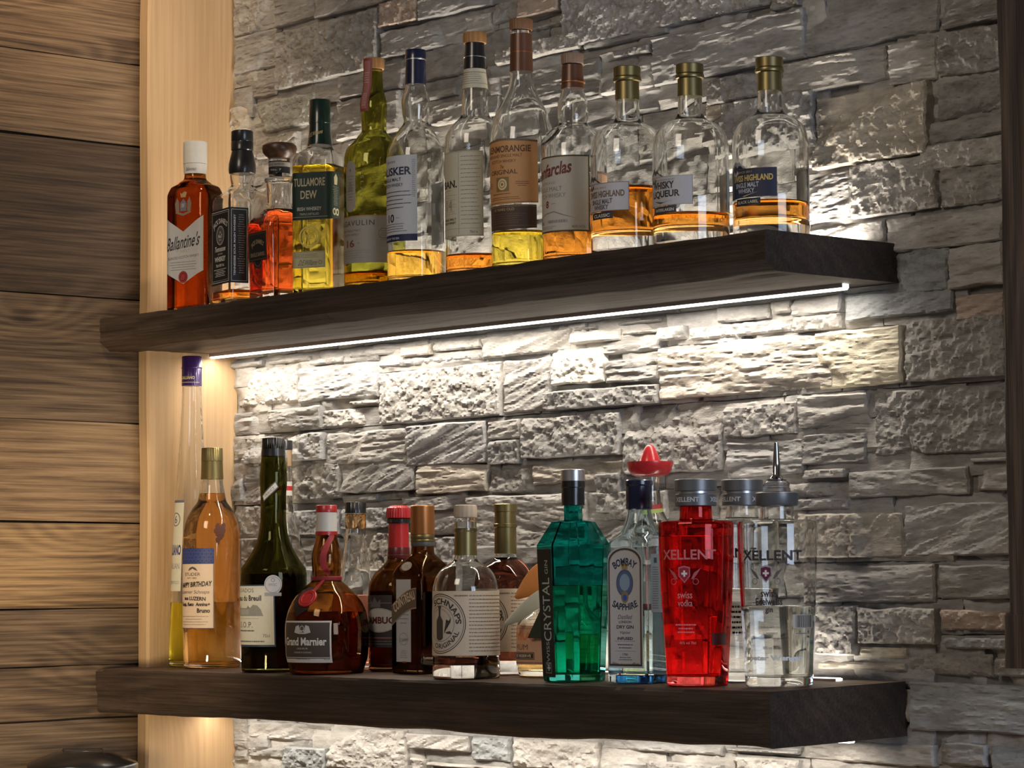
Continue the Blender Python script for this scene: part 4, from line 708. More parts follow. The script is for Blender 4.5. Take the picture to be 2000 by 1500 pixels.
x, y, pr = P['farclas']
B = bottle('whisky_bottle', 'clear whisky bottle with brown capsule, round glass shoulder medallion and framed label marked 8', (x, y), -4, pr, CLEAR, fill=100.8, liq=WH_AMB, z0=SH)
cyl_cap('cork_stopper', 272.6, 287, 15.4, 15.6, paint((.30, .19, .13), .5, 0, 'tan_stopper'), B.root, flute=24, fd=.4); shell_cap(B, 'capsule', 238.6, 271, M_BRNC, .9, False); lathe('capsule_ring', [(246, 16), (246.5, 17.6), (248, 17.6), (248.5, 16)], M_COPP, B.root)
FB = (.42, .39, .34)
decal(B, 'front_label', [('rect', -58, 37.5, 62, 141.7, (.055, .055, .04)), ('rect', -56, 39.5, 60, 139.7, (.40, .33, .16)), ('rect', -55, 40.5, 59, 138.7, FB), TT('Glenfarclas', -1, 122, 76, 18, (.16, .03, .03), shear=.25, rot=7, bold=.03), TT('HIGHLAND', -3, 105, 32, 3.6, (.28, .27, .25)), TT('SINGLE MALT', -3, 96.5, 52, 6, (.20, .19, .18)), TT('SCOTCH WHISKY', -3, 87.5, 62, 6, (.20, .19, .18)), TT('8', -3, 76, 6, 10, (.20, .02, .02), bold=.03), ('rect', 4, 76, 13, 76.6, (.25, .2, .18)), ('rect', -19, 76, -10, 76.6, (.25, .2, .18)),
    ('poly', [(-30, 56), (-6, 64), (10, 66), (24, 61), (44, 55), (24, 59.6), (10, 64.6), (-6, 62.6)], (.22, .20, .18)), ('poly', [(-26, 50), (-26, 58), (-24, 66), (-22, 58), (-22, 50)], (.12, .11, .1)), ('bars', -34, 49, -12, 53, (.2, .19, .17)), ('bars', -2, 50, 30, 54, (.22, .2, .18)), TT('40% VOL', 46, 44, 20, 3.4, (.16, .15, .14)), ('lines', -50, 42, 20, 46.5, 2, (.25, .23, .2))])
decal(B, 'side_label', [('rect', 66, 32, 110, 120, (.16, .07, .04)), ('rect', 69, 35, 107, 117, (.36, .21, .12))])
ring = lathe('shoulder_medallion', [(-2.4, 13), (-2, 15.5), (0, 16.6), (2, 15.5), (2.4, 13), (1.2, 12.6), (.9, 6)], CLEAR, B.root)
ring.location = (-.003, -.0375, .170); ring.rotation_euler = (R(50), 0, R(-12)); ring.scale = (1, 1, 1)

HL = P['hl1'][2]
def swiss_highland(label, x, y, rot, zs, fill, liqm, kind, bt):
    B = bottle('whisky_bottle', label, (x, y), rot, HL, CLEAR, fill=fill, liq=liqm, z0=SH, bt=bt, wall=3.0, zscale=zs)
    k = zs
    shell_cap(B, 'foil_seal', 206.8*k, 232*k, M_GOLD, .7, False); lathe('cap_bead', [(231*k, 16.5), (232*k, 18.6), (234*k, 19.3), (237*k, 18.6), (238*k, 17.2)], M_GOLD, B.root)
    cyl_cap('gold_stopper', 238*k, 251.5*k, 18, 18.2, M_GOLD, B.root)
    d = {}
    def mountain(base, ink): return [('poly', [(-42, 53), (-42, 84), (-37, 90), (-32, 94), (-27, 99), (-22, 103), (-17, 99), (-13, 101), (-8, 95), (-4, 94), (0, 91), (42, 91), (42, 53)], base), ('poly', [(-42, 84), (-37, 90), (-32, 94), (-27, 99), (-22, 103), (-17, 99), (-13, 101), (-8, 95), (-4, 94), (0, 91), (-6, 92), (-10, 95), (-14, 96), (-18, 93), (-22, 97), (-27, 94), (-33, 90), (-38, 87)], ink),
        ('poly', [(-30, 84), (-26, 90), (-22, 85), (-18, 90), (-15, 86), (-20, 82), (-25, 83)], ink if base[0] > .2 else (.4, .38, .3))]
    Z = 0
    if kind == 'classic':
        it = mountain((.40, .38, .39), (.07, .065, .07))+[TT('SINCE 2011', -6, 84.5, 30, 2.2, (.2, .17, .15)), TT('SWISS HIGHLAND', 4, 76, 64, 8.8, (.15, .095, .06), bold=.03), TT('SINGLE MALT', -1, 66.5, 40, 6.6, (.10, .10, .12), bold=.03, bulge=-.6), TT('WHISKY', -1, 58.6, 28, 6.6, (.10, .10, .12), bold=.03), ('poly', [(-26, 55), (-14, 52.4), (4, 55.6), (-8, 53.4)], (.3, .24, .13)), ('frame', -42, 53, 42, 91, .7, (.20, .14, .12)), ('rect', -20, 43, 20, 52, (.03, .028, .032)), TT('CLASSIC', 0, 47.4, 30, 4.4, (.5, .48, .45), bold=.02)]
    elif kind == 'liqueur':
        it = mountain((.40, .39, .40), (.10, .10, .11))+[TT('SWISS HIGHLAND', -2, 86.5, 40, 2.2, (.2, .2, .22)), TT('WHISKY', -3, 79.5, 40, 9.6, (.03, .03, .035), bold=.03), TT('LIQUEUR', 0, 67.5, 50, 10.5, (.03, .03, .035), bold=.03), ('poly', [(-20, 60), (0, 57.4), (24, 61.4), (8, 58.6), (-6, 55.4)], (.10, .10, .11)), ('frame', -42, 53, 42, 91, .5, (.2, .2, .22)), ('rect', -20, 43, 20, 52, (.04, .04, .045)), TT('INTERLAKEN', 0, 47.4, 33, 3.8, (.5, .48, .45), bold=.02)]
    else:
        it = mountain((.020, .024, .055), (.30, .32, .33))+[TT('SINCE 2011', -4, 86.5, 24, 2.6, (.4, .33, .16)), TT('SWISS HIGHLAND', 5, 78.5, 64, 8.2, (.50, .36, .10), bold=.03), TT('SINGLE MALT', -2, 69.5, 40, 6.4, (.42, .43, .45), bold=.02), TT('WHISKY', -2, 62, 28, 6, (.42, .43, .45), bold=.02), ('poly', [(-24, 57.6), (-4, 54.4), (18, 60), (4, 57.2), (-8, 55)], (.5, .40, .16)), ('frame', -42, 53, 42, 91, .5, (.25, .12, .08)), ('rect', -20, 43, 20, 52, (.014, .014, .018)), TT('BLACK LABEL', 0, 47.4, 34, 3.8, (.45, .4, .3), bold=.02)]
        it = [(i[0], [(p[0], p[1]*1.0) for p in i[1]], *i[2:]) if i[0] == 'poly' else i for i in it]
    B2 = Bottle(); B2.root = B.root; B2.prof = B.prof
    dz = {'classic': 0, 'liqueur': -3, 'black': 7}[kind]
    sh = Bottle(); sh.root = B.root; sh.prof = [(p[0]-dz, p[1], p[2], p[3]) for p in B.prof]
    fl = lambda u, v, off: (lambda q: (q[0], q[1], q[2]+dz/1000))(wrap(sh, u, v, off))
    decal(B, 'front_label', it, flat=fl)
    if kind != 'classic': decal(B, 'back_label', [('rect', 100, 46+dz, 152, 100+dz, (.42, .40, .36) if kind == 'liqueur' else (.14, .14, .15)), ('bars', 104, 50+dz, 124, 60+dz, (.1, .1, .1))], base=.25)
    return B
swiss_highland('round-shouldered clear whisky bottle, gold stopper, white mountain label over a black CLASSIC strip', -.302, .055, 0, 1.0, 87, WH_AMB, 'classic', 28)
swiss_highland('nearly empty round clear liqueur bottle, gold stopper, white mountain label, second from shelf end', -.1906, .062, 0, .955, 41, COPPER, 'liqueur', 24)
swiss_highland('round clear whisky bottle with dark blue mountain label at the right end of upper shelf', -.1250, .144, 5, .99, 57, COPPER, 'black', 33)

# ================================================================== LOWER SHELF
x, y, pr = P['galliano']
B = bottle('liqueur_bottle', 'very tall slender bottle of yellow liqueur with purple cap, against the pale post', (x, y), 0, pr, CLEAR, fill=101.9, liq=GAL)
cyl_cap('purple_cap', 451, 499.5, 16.6, 16.2, M_PURP, B.root, flute=30, fd=.3); lathe('cap_ring', [(479, 16), (479.4, 17.2), (481, 17.2), (481.4, 16)], M_PURP, B.root)
capb = Bottle(); capb.root = B.root; capb.prof = [(440, 16.6, 16.6, 16.6), (510, 16.4, 16.4, 16.4)]
decal(capb, 'cap_print', [TT('GALLIANO', 8, 464, 26, 5, (.5, .42, .2), bold=.03), ('rect', -30, 456, 30, 457, (.4, .33, .15))], base=.3)
decal(B, 'front_label', [('rect', -38, 120, 14, 266, (.42, .40, .33)), ('rect', -38, 262, 14, 266, (.12, .12, .16)), ('ring', -3, 235, 11, 9.6, (.07, .07, .09)), TT('6', -3, 235, 8, 12, (.07, .07, .09)), TT('GALLIANO', -8, 186, 40, 17, (.04, .05, .18), bold=.04), TT('ITALIAN', -5, 160, 30, 9, (.2, .2, .22)), TT('L\'AUTENTICO', -8, 134, 36, 5, (.2, .2, .22))])

x, y, pr = P['studer']
B = bottle('schnaps_bottle', 'bottle of orange schnaps with gold screw cap and hand-written label with blue band', (x, y), 14, pr, CLEAR, fill=275, liq=ORA)
shell_cap(B, 'gold_cap', 297.5, 326, M_GOLD, 1.0, False); cyl_cap('cap_top', 326, 347.5, 17.4, 17.0, M_GOLD, B.root, flute=36, fd=.25)
SB = (.48, .37, .28)
hexs = []
for i_ in range(10):
    for j_ in range(4):
        cu_, cv_ = -33+i_*7.3+(3.6 if j_ % 2 else 0), 168+j_*5.4; hexs.append(('ring', cu_, cv_, 2.9, 2.4, (.07, .10, .32)))
decal(B, 'front_label', [('rect', -37, 62, 37, 188, SB), ('rect', -37, 164, 37, 188, (.016, .028, .12))]+hexs+[('frame', -37, 62, 37, 164, .8, (.04, .06, .16)), TT('STUDER', -2, 147, 34, 5, (.12, .10, .09)), ('poly', [(-10, 152), (-6, 157), (0, 159), (6, 157), (10, 152), (4, 154), (0, 156), (-4, 154)], (.08, .07, .06)), TT('SEIT 1883', -2, 141, 20, 2.2, (.15, .12, .1)),
    TT('HAPPY BIRTHDAY', 2, 131, 64, 8, (.015, .013, .015), shear=.15, bold=.03, rot=3), TT('Luzerner Schnaps', 0, 118.5, 60, 7, (.13, .09, .08), shear=.3), TT('aus LUZERN', 2, 109, 44, 6, (.015, .013, .015), bold=.03, rot=-2), TT('Tonja, Reto  Annina+', 0, 99, 62, 7.5, (.015, .013, .015), bold=.035, shear=.1), TT('Bruno', 20, 90, 22, 7, (.015, .013, .015), bold=.035), ('lines', -30, 66, 30, 83, 4, (.20, .14, .11), {'cen': 1, 'th': .16})])
leaf = []
for k_ in range(9):
    a_ = R(40*k_+10); q_ = 1+.35*math.sin(k_*2.3); cx_, cz_ = 46+6*math.cos(a_)*q_, 213+10*math.sin(a_)*q_; leaf.append(('ell', cx_, cz_, 2.6+q_, 3.0+1.6*q_, (.085, .022, .008)))
decal(B, 'leaf_print', leaf+[('ell', 46, 213, 6, 8, (.085, .022, .008)), ('poly', [(43, 193), (45, 206), (48, 206), (45, 193)], (.085, .022, .008))], base=.25)
decal(B, 'back_label', [('rect', 108, 66, 158, 160, (.50, .28, .13))])

x, y, pr = P['breuil']
B = bottle('calvados_bottle', 'dark olive long-necked bell-shaped bottle with slanted neck sticker, round medal and cream label', (x, y), -11, pr, DOLIVE, fill=147.6, liq=DARKL)
cyl_cap('screw_top', 336, 354, 17.6, 17.4, M_BLACK, B.root, flute=30, fd=.5); shell_cap(B, 'neck_seal', 326, 337, M_BLACK, .8, False)
decal(B, 'neck_sticker', [('poly', [(2, 266), (28, 288), (32, 278), (6, 256)], (.10, .10, .11)), ('poly', [(4, 265), (27.4, 285.4), (30.4, 279), (7, 258.6)], (.55, .54, .50)), TT('FRANCE', 17, 271.5, 20, 4.4, (.12, .11, .1), rot=40)], base=.3)
decal(B, 'front_label', [('rect', -62, 38, 60, 131, (.03, .05, .09)), ('rect', -60, 41, 58, 129, (.50, .49, .42)), TT('CALVADOS', 0, 122.5, 52, 6, (.09, .09, .09)), TT('Chateau du Breuil', 2, 111, 74, 8.5, (.03, .03, .03), bold=.03), ('poly', [(-20, 84), (-20, 96), (-12, 96), (-12, 104), (-8, 96), (10, 96), (14, 100), (18, 96), (24, 101), (32, 100), (38, 94), (42, 84)], (.27, .27, .25)), ('bars', -10, 86, 16, 94, (.38, .37, .33)), ('rect', -16, 80, 34, 80.4, (.2, .2, .2)), TT('V.S.O.P.', 0, 71, 46, 8.5, (.06, .06, .06), sp=1.1), ('lines', -36, 60, 40, 64, 1, (.1, .1, .1), {'th': .5}), TT('70cl', 46, 54.5, 11, 5, (.1, .1, .1)), ('lines', -40, 44, 52, 48, 1, (.1, .1, .1), {'th': .5}), ('frame', -57, 43.5, 55, 126.5, .3, (.4, .35, .22))])
decal(B, 'medal', [('ell', 58, 131, 13.5, 14.5, (.42, .42, .44)), ('ring', 58, 131, 12.3, 11.6, (.2, .2, .22)), TT('IWSC', 58, 131, 13, 4, (.2, .2, .22)), ('ring', 58, 138, 3, 2.2, (.2, .2, .22)), ('rect', 45, 114, 71, 119, (.30, .30, .32))], base=.75)

x, y, pr = P['clearback1']
B = bottle('clear_bottle', 'slim clear long-necked bottle half hidden behind the dark olive calvados bottle', (x, y), 0, pr, CLEAR, fill=60, liq=WATER)
cyl_cap('screw_cap', 340, 355, 15.6, 15.2, M_BLACK, B.root); decal(B, 'neck_label', [('rect', -10, 268, 34, 290, (.45, .42, .38)), ('rect', -10, 276, 34, 283, (.35, .02, .02))], base=.3)

x, y, pr = P['grandm']
B = bottle('liqueur_bottle', 'squat round amber liqueur bottle with red ribbon and wax seal', (x, y), 17, pr, AMBER, fill=89.9, liq=DARKL)
shell_cap(B, 'paper_neck_wrap', 204.3, 238, M_WHITE, .6, False); cyl_cap('red_cap', 237.4, 248.3, 16.0, 15.9, M_RED, B.root)
lathe('red_neck_band', [(204, 15.9), (204.3, 16.7), (209, 16.6), (209.4, 15.9)], M_RED, B.root)
lathe('ribbon', [(136.5, 21.4), (137, 22.6), (139, 23.0), (142, 22.8), (143, 21.6)], paint((.24, .015, .02), .6, 0, 'satin_ribbon'), B.root)
decal(B, 'ribbon_strand', [('poly', [(16, 143), (9, 150), (3, 164), (6, 186), (14, 202), (21, 206), (24, 202), (18, 190), (15, 174), (14, 160), (20, 150)], (.30, .02, .025)), ('poly', [(-3, 112), (2, 122), (6, 136), (12, 140), (10, 128), (6, 112)], (.30, .02, .025))], base=1.1)
decal(B, 'seal_backing', [('poly', [(-26, 100), (-22, 122), (-4, 128), (10, 120), (8, 96), (-12, 84)], (.02, .008, .008))], base=.5)
seal = lathe('wax_seal', [(-2, 12), (-1.2, 14.6), (.6, 15.2), (2.0, 13.6), (1.6, 11.2), (2.3, 10.8), (2.3, 9.6), (1.6, 9.2), (1.8, 4)], M_RED, B.root)
seal.location = (.001, -.0497, .1105); seal.rotation_euler = (R(52), 0, 0)
decal(B, 'front_label', [('rect', -45, 17, 46, 78, (.48, .46, .42)), ('rect', -42.5, 20, 43.5, 75.5, (.060, .044, .034)), ('rect', -42.5, 20, 43.5, 25, (.48, .46, .42)), TT('Grand Marnier', 0, 48, 78, 12, (.52, .50, .46), bold=.03), TT('LIQUEUR', 0, 37.5, 20, 2.8, (.42, .38, .3)), TT('ORANGE & COGNAC', 0, 32, 32, 2.4, (.42, .38, .3)), TT('PARIS-FRANCE', 0, 22.4, 24, 2.4, (.05, .04, .03)), ('poly', [(-15, 61), (-12, 70), (-6, 72), (-4, 64), (4, 64), (6, 72), (12, 70), (15, 61), (6, 59), (-6, 59)], (.42, .40, .36)), ('poly', [(-4, 61), (4, 61), (5, 68), (0, 74), (-5, 68)], (.10, .08, .06)), ('ring', 0, 67, 4, 3.2, (.5, .48, .42)), TT('40% vol', 38, 22.4, 9, 2.6, (.05, .04, .03))])

x, y, pr = P['clearblack']
B = bottle('clear_bottle', 'clear cone-necked bottle with black screw cap behind the red-ribboned amber bottle', (x, y), 0, pr, CLEAR, fill=112, liq=liquid('pink_spirit', (.85, .35, .25)))
cyl_cap('screw_cap', 236, 253.4, 16.4, 16.2, M_BLACK, B.root, flute=26, fd=.4); lathe('pourer_collar', [(213, 15.6), (214, 16.2), (234, 16.0), (235, 15)], glass('amber_collar', (.85, .55, .28), passes=2), B.root)

x, y, pr = P['ambu']
B = bottle('liqueur_bottle', 'round brown liqueur bottle with fluted red cap and dark label partly hidden by square bottle', (x, y), 0, pr, BROWN, fill=118, liq=DARKL)
lathe('fluted_cap', [(226, 16.6), (227, 19), (236, 18.8), (242, 17.4), (245, 13), (246, 6)], M_RED, B.root, flute=28, fd=.9); lathe('black_ring', [(219, 17), (220, 18), (225, 18), (226, 17)], M_BLACK, B.root)
shell_cap(B, 'red_capsule', 183, 219, M_RED, .6, False); lathe('capsule_foot', [(166, 17.0), (168, 17.4), (182, 16.6), (183, 16.2)], paint((.10, .012, .014), .3, 0, 'dark_red_foil'), B.root)
lathe('gold_thread', [(171, 17), (171.3, 17.6), (172, 17.6), (172.3, 17)], M_GOLD, B.root)
decal(B, 'front_label', [('rect', -48, 35, 48, 112, (.045, .038, .040)), ('rect', -48, 48, 48, 50, (.28, .14, .12)), ('rect', -48, 100, 48, 101, (.32, .14, .10)), ('ell', 8, 75, 34, 18, (.48, .46, .44)), ('ring', 8, 75, 32.6, 32, (.1, .1, .1), {'asp': .52}), TT('SAMBUCA', 12, 75, 70, 10.5, (.12, .02, .015), bold=.04), ('poly', [(-12, 94), (-12, 106), (-6, 101), (0, 110), (6, 101), (12, 106), (12, 94)], (.16, .15, .16)), ('lines', -40, 38, 40, 46, 2, (.25, .22, .22), {'cen': 1})])

x, y, pr = P['cointreau']
B = bottle('liqueur_bottle', 'square brown orange-liqueur bottle with copper cap and white strip label under a curved banner', (x, y), 0, pr, BROWN, fill=118, liq=DARKL)
cyl_cap('copper_cap', 201, 243.4, 17.9, 17.6, M_COPP, B.root)
lathe('gold_ring', [(190, 17.4), (191, 18), (193, 18), (194, 17.4), (196, 18), (200, 18), (201, 17.4)], M_GOLD, B.root)
lathe('neck_foil', [(184, 17.0), (185, 17.5), (190, 17.4), (190.5, 16.9)], M_GREY, B.root)
decal(B, 'strip_label', [('rect', -19, 17, 15, 136, (.46, .46, .47)), ('lines', -14, 70, 10, 100, 5, (.2, .2, .22), {'cen': 1, 'th': .18}), ('lines', -12, 22, 8, 34, 4, (.25, .25, .27), {'cen': 1}), ('ring', -2, 50, 10, 9.3, (.25, .25, .27), {'asp': .9}), TT('E. Cointreau', -2, 49, 18, 5, (.15, .15, .17), shear=.4, rot=8), ('rect', -6, 15.5, 4, 17.5, (.3, .02, .02)), ('rect', -17, 19, -16.6, 110, (.3, .3, .32))])
bn = [(-27+k_*5.3, 93+24*(1-((k_*5.3-52)/52)**2)) for k_ in range(11)]
ban = [(u_, 72+26*math.sin(R(90*(u_+30)/58))) for u_ in [-30+k_*5.8 for k_ in range(11)]]
lowr = [(u_, v_-3) for u_, v_ in ban]; upr = [(u_, v_+25) for u_, v_ in ban]
decal(B, 'curved_banner', [('poly', lowr+upr[::-1], (.17, .12, .08))]+[('poly', [(lowr[k_][0], lowr[k_][1]-1.2), (lowr[k_+1][0], lowr[k_+1][1]-1.2), (lowr[k_+1][0], lowr[k_+1][1]+.6), (lowr[k_][0], lowr[k_][1]+.6)], (.33, .27, .2)) for k_ in range(10)]+
    [('poly', [(upr[k_][0], upr[k_][1]-.8), (upr[k_+1][0], upr[k_+1][1]-.8), (upr[k_+1][0], upr[k_+1][1]+.8), (upr[k_][0], upr[k_][1]+.8)], (.33, .27, .2)) for k_ in range(10)]+[TT('COINTREAU', 0, 103.5, 52, 14, (.55, .45, .32), rot=23, bold=.03, bulge=3)], base=.6)
decal(B, 'shoulder_seal', [('ell', 0, 155, 12, 6.5, (.40, .36, .30)), ('ring', 0, 155, 11, 10.2, (.22, .16, .1), {'asp': .54}), ('lines', -7, 152, 7, 158, 3, (.2, .12, .08), {'cen': 1})], base=1.6)

def schnaps(label, x, y, pr, liqm, fill, gm, stopper):
    B = bottle('schnaps_bottle', label, (x, y), 0, pr, gm, fill=fill, liq=liqm, bt=19, wall=3.0)
    if stopper:
        lathe('wooden_stopper', [(222.5, 14), (223.3, 16.0), (225, 16.5), (238, 16.4), (240, 15.7), (240.7, 13)], M_STOP, B.root); lathe('glass_lip', [(203, 15.2), (204, 16.3), (207, 16.6), (210, 15.8), (217, 15.6), (219, 15)], CLEAR, B.root)
        shell_cap(B, 'gold_foil', 170.5, 208, M_GOLD, .7, False)
    else:
        shell_cap(B, 'gold_capsule', 171, 232, M_GOLD, .7, True); lathe('capsule_bead', [(208, 16), (209, 17.3), (213, 17.3), (214, 16)], M_GOLD, B.root)
        lathe('foil_top', [(230, 16), (231, 17), (241, 17), (242, 15.6)], M_GOLD, B.root)
    PB = (.50, .41, .31); I2 = (.045, .035, .03)
    it = [('rect', -52, 32, 140, 121, PB), ('ring', 0, 76, 41.5, 40.3, I2), ('ell', 0, 76, 38.8, 38.8, (.42, .36, .29)), ('ring', 0, 76, 38.8, 38.0, I2), ('ring', 0, 76, 25, 24.4, I2),
        TT('SCHNAPS', 0, 107, 66, 8.5, I2, arc=31, bold=.03, g=(0, 76, -30)), TT('ORIGINAL', 0, 45, 50, 7, I2, arc=-31, bold=.02, g=(0, 76, 24)), TT('LICHTENSTEIGER', 0, 96, 50, 2.4, (.2, .16, .13), arc=20),
        ('poly', [(-8, 56), (-8, 80), (-3, 87), (-3, 97), (-4.5, 98), (-4.5, 101), (2.5, 101), (2.5, 98), (1, 97), (1, 87), (6, 80), (6, 56), (2, 53), (-4, 53)], (.06, .05, .045)), ('poly', [(8, 62), (14, 74), (19, 78), (20, 84), (16, 80), (12, 82), (15, 76), (9, 68)], I2), ('poly', [(10, 64), (18, 66), (22, 62), (14, 62)], I2)]
    it += [('lines', 46, 36, 134, 117, 16, (.22, .16, .12), {'th': .26, 'ws': 1.3}), ('lines', -50, 36, -44, 117, 16, (.22, .16, .12), {'th': .26}), ('lines', 24, 111, 46, 118, 1, (.22, .16, .12))]
    decal(B, 'wraparound_label', it, rnd_seed=5); return B
x, y, pr = P['schnaps']; schnaps('clear schnaps bottle with pale wooden stopper and wraparound newsprint label with round logo', x, y, pr, DARKL, 30, CLEAR, True)
x, y, pr = P['schnaps2']; schnaps('dark-filled schnaps bottle with tall gold foil capsule standing behind the wooden-stoppered one', x, y, pr, liquid('dark_schnaps', (.13, .032, .016)), 165, CLEAR, False)

x, y, pr = P['pyrat']
B = bottle('rum_bottle', 'squat rum bottle with orange label, orange and cream ribbons and dark green tag', (x, y), 0, pr, CLEAR, fill=66, liq=RUM, bt=12)
cyl_cap('cork_stopper', 135, 153, 12, 12.5, M_STOP, B.root)
decal(B, 'front_label', [('rect', -52, 17, 40, 71, (.56, .31, .19)), ('rect', -52, 66, 40, 67.2, (.40, .20, .12)), TT('PYRAT', -2, 56, 54, 11, (.62, .17, .05), bold=.03), TT('RUM', -6, 41, 26, 7.5, (.10, .06, .05)), ('rect', -30, 24, 18, 34, (.05, .035, .03)), ('frame', -29, 25, 17, 33, .5, (.5, .4, .3)), TT('XO RESERVE', -6, 29, 38, 4.2, (.58, .46, .36), bold=.03), ('rect', -52, 19, 40, 19.8, (.10, .05, .03))])
def leaf3(name, pts, mat, parent, th=.0007):
    """a folded ribbon: rows of (left, right) points"""
    V = []; F = []
    for a_, b_ in pts: V += [a_, tuple((a_[i]+b_[i])/2+(0, -.003, 0)[i] for i in range(3)), b_]
    for i in range(len(pts)-1):
        for k in (0, 1): F.append((3*i+k, 3*i+k+1, 3*i+k+4, 3*i+k+3))
    me = mesh(name, V, F); o = link(name, me, mat, parent, 0); md = o.modifiers.new('th', 'SOLIDIFY'); md.thickness = th; md.offset = 0; sb = o.modifiers.new('s', 'SUBSURF'); sb.levels = 2; sb.render_levels = 2; return o
def L3(u, d, z):   # local point: u along the camera-facing tangent, d towards the room, z up
    cx_, sx_ = math.cos(R(44)), math.sin(R(44)); return ((u*cx_+d*sx_)/1000, (u*sx_-d*cx_)/1000, z/1000)
leaf3('orange_ribbon', [(L3(-2, 20, 158), L3(6, 20, 140)), (L3(-12, 26, 158), L3(-2, 26, 122)), (L3(-26, 32, 144), L3(-14, 32, 112)), (L3(-38, 36, 122), L3(-30, 36, 108)), (L3(-42, 36, 113), L3(-40, 36, 106))], paint((.62, .22, .05), .5, 0, 'orange_ribbon'), B.root)
leaf3('cream_ribbon', [(L3(4, 22, 125), L3(6, 22, 100)), (L3(-12, 34, 120), L3(-8, 34, 95)), (L3(-30, 42, 104), L3(-24, 42, 83)), (L3(-46, 46, 88), L3(-40, 46, 74)), (L3(-56, 46, 76), L3(-54, 46, 70))], paint((.50, .47, .38), .5, 0, 'cream_ribbon'), B.root)
tg = mesh('tag', [L3(-6, 47, 92), L3(10, 47, 92), L3(18, 47, 52), L3(-24, 47, 54)], [(0, 1, 2, 3)])
tg = link('green_tag', tg, paint((.03, .035, .018), .5, 0, 'green_card'), B.root); md = tg.modifiers.new('th', 'SOLIDIFY'); md.thickness = .0012

x, y, pr = P['crystal']
B = bottle('gin_bottle', 'faceted teal green gin bottle with silver cap and vertical black label', (x, y), -11, pr, TEAL, fill=127.7, liq=liquid('green_gin', (.40, .95, .55)), ch=1.0, smooth=False, bt=10, wall=3.0, angle=10)
cyl_cap('silver_cap', 267, 283, 16.4, 16.4, M_SILVER, B.root); lathe('black_neck_sleeve', [(234.5, 15.2), (235, 16), (258, 15.8), (259, 16.6), (267, 16.4), (267.4, 15)], M_BLACK, B.root)
decal(B, 'vertical_label', [('poly', [(-16.6, 6), (-18.6, 176), (18.6, 176), (16.6, 6)], (.010, .012, .012)), TT('CRYSTAL', 1, 96, 84, 19, (.33, .42, .38), rot=90), TT('SWISS', 0, 37, 32, 8, (.33, .42, .38), rot=90), TT('GIN', 4, 152, 18, 8, (.33, .42, .38), rot=90), ('rect', -4, 17, 4, 19.6, (.4, .45, .42)), ('rect', -1.3, 14.3, 1.3, 22.3, (.4, .45, .42)), ('frame', -7, 11.3, 7, 25.3, .6, (.33, .4, .36))], base=.5)

x, y, pr = P['bombay']
B = bottle('gin_bottle', 'pale blue square gin bottle with dark blue cap and arched white label', (x, y), 5, pr, CLEARB, fill=95, liq=liquid('pale_blue_gin', (.88, .96, .99)), bt=13, wall=3.0)
lathe('blue_cap', [(226, 15.5), (227, 17.6), (238, 17.0), (239, 17.6), (257, 17.4), (259, 18.8), (264, 18.6), (265.4, 17)], M_NAVY, B.root)
sm = lathe('glass_base', [(1, 22), (1.6, 24), (10, 24), (11, 22)], glass('blue_base', (.05, .30, .75), passes=2), B.root); sm.scale = (1.25, 1.0, 1)
arch = [(-31, 20), (31, 20), (31, 160)]+[(31*math.cos(R(t_)), 160+18*math.sin(R(t_))) for t_ in range(15, 180, 15)]+[(-31, 160)]
def sc_(pts, k): return [(u_*k, 99+(v_-99)*(1-(1-k)*.42)) for u_, v_ in pts]
IB = (.025, .035, .09); BB = (.46, .48, .52)
decal(B, 'front_label', [('poly', arch, (.40, .46, .52)), ('poly', sc_(arch, .93), (.05, .045, .06)), ('poly', sc_(arch, .87), (.30, .22, .14)), ('poly', sc_(arch, .84), BB), TT('BOMBAY', 0, 158, 42, 10, IB, arc=34, bold=.03), ('ell', 0, 130, 13, 16, (.09, .15, .30)), ('ell', 0, 131, 9, 11, (.22, .32, .48)), ('ring', 0, 130, 15, 13, (.10, .14, .24), {'asp': 1.2}), ('poly', [(-5, 148), (5, 148), (6, 154), (2, 151), (0, 156), (-2, 151), (-6, 154)], (.35, .26, .12)), ('ell', 0, 112, 6.5, 8, (.28, .22, .12)), ('ell', 0, 111, 3.6, 4.2, (.03, .10, .45)), TT('SAPPHIRE', 0, 99, 44, 9, IB, arc=-46, bold=.03),
    TT('Distilled', 0, 86, 24, 5.6, IB, shear=.3), TT('LONDON', 0, 79.5, 22, 3.4, IB, bold=.02), TT('DRY GIN', 0, 73, 30, 4.6, IB, bold=.03), TT('Vapour', 0, 65.5, 19, 5, IB, shear=.3), TT('INFUSED', 0, 58, 27, 3.8, IB, bold=.03), ('rect', -18, 54.5, 18, 54.8, IB), ('lines', -14, 44, 14, 52, 2, IB, {'cen': 1}), ('rect', -18, 41.5, 18, 41.8, IB), TT('1761', 0, 37.5, 9, 3, IB, bold=.02), ('lines', -13, 29, 13, 35, 2, IB, {'cen': 1}), TT('70cl e', -18, 25.6, 10, 3, IB), TT('40% vol', 18, 25.6, 11, 3, IB)])
decal(B, 'side_label', [('rect', 44, 92, 78, 168, (.33, .47, .56)), ('lines', 47, 96, 60, 152, 18, (.10, .17, .26)), ('lines', 63, 96, 76, 152, 18, (.10, .17, .26)), ('rect', 50, 156, 56, 163, (.08, .15, .26)), ('rect', 66, 156, 72, 163, (.08, .15, .26))])

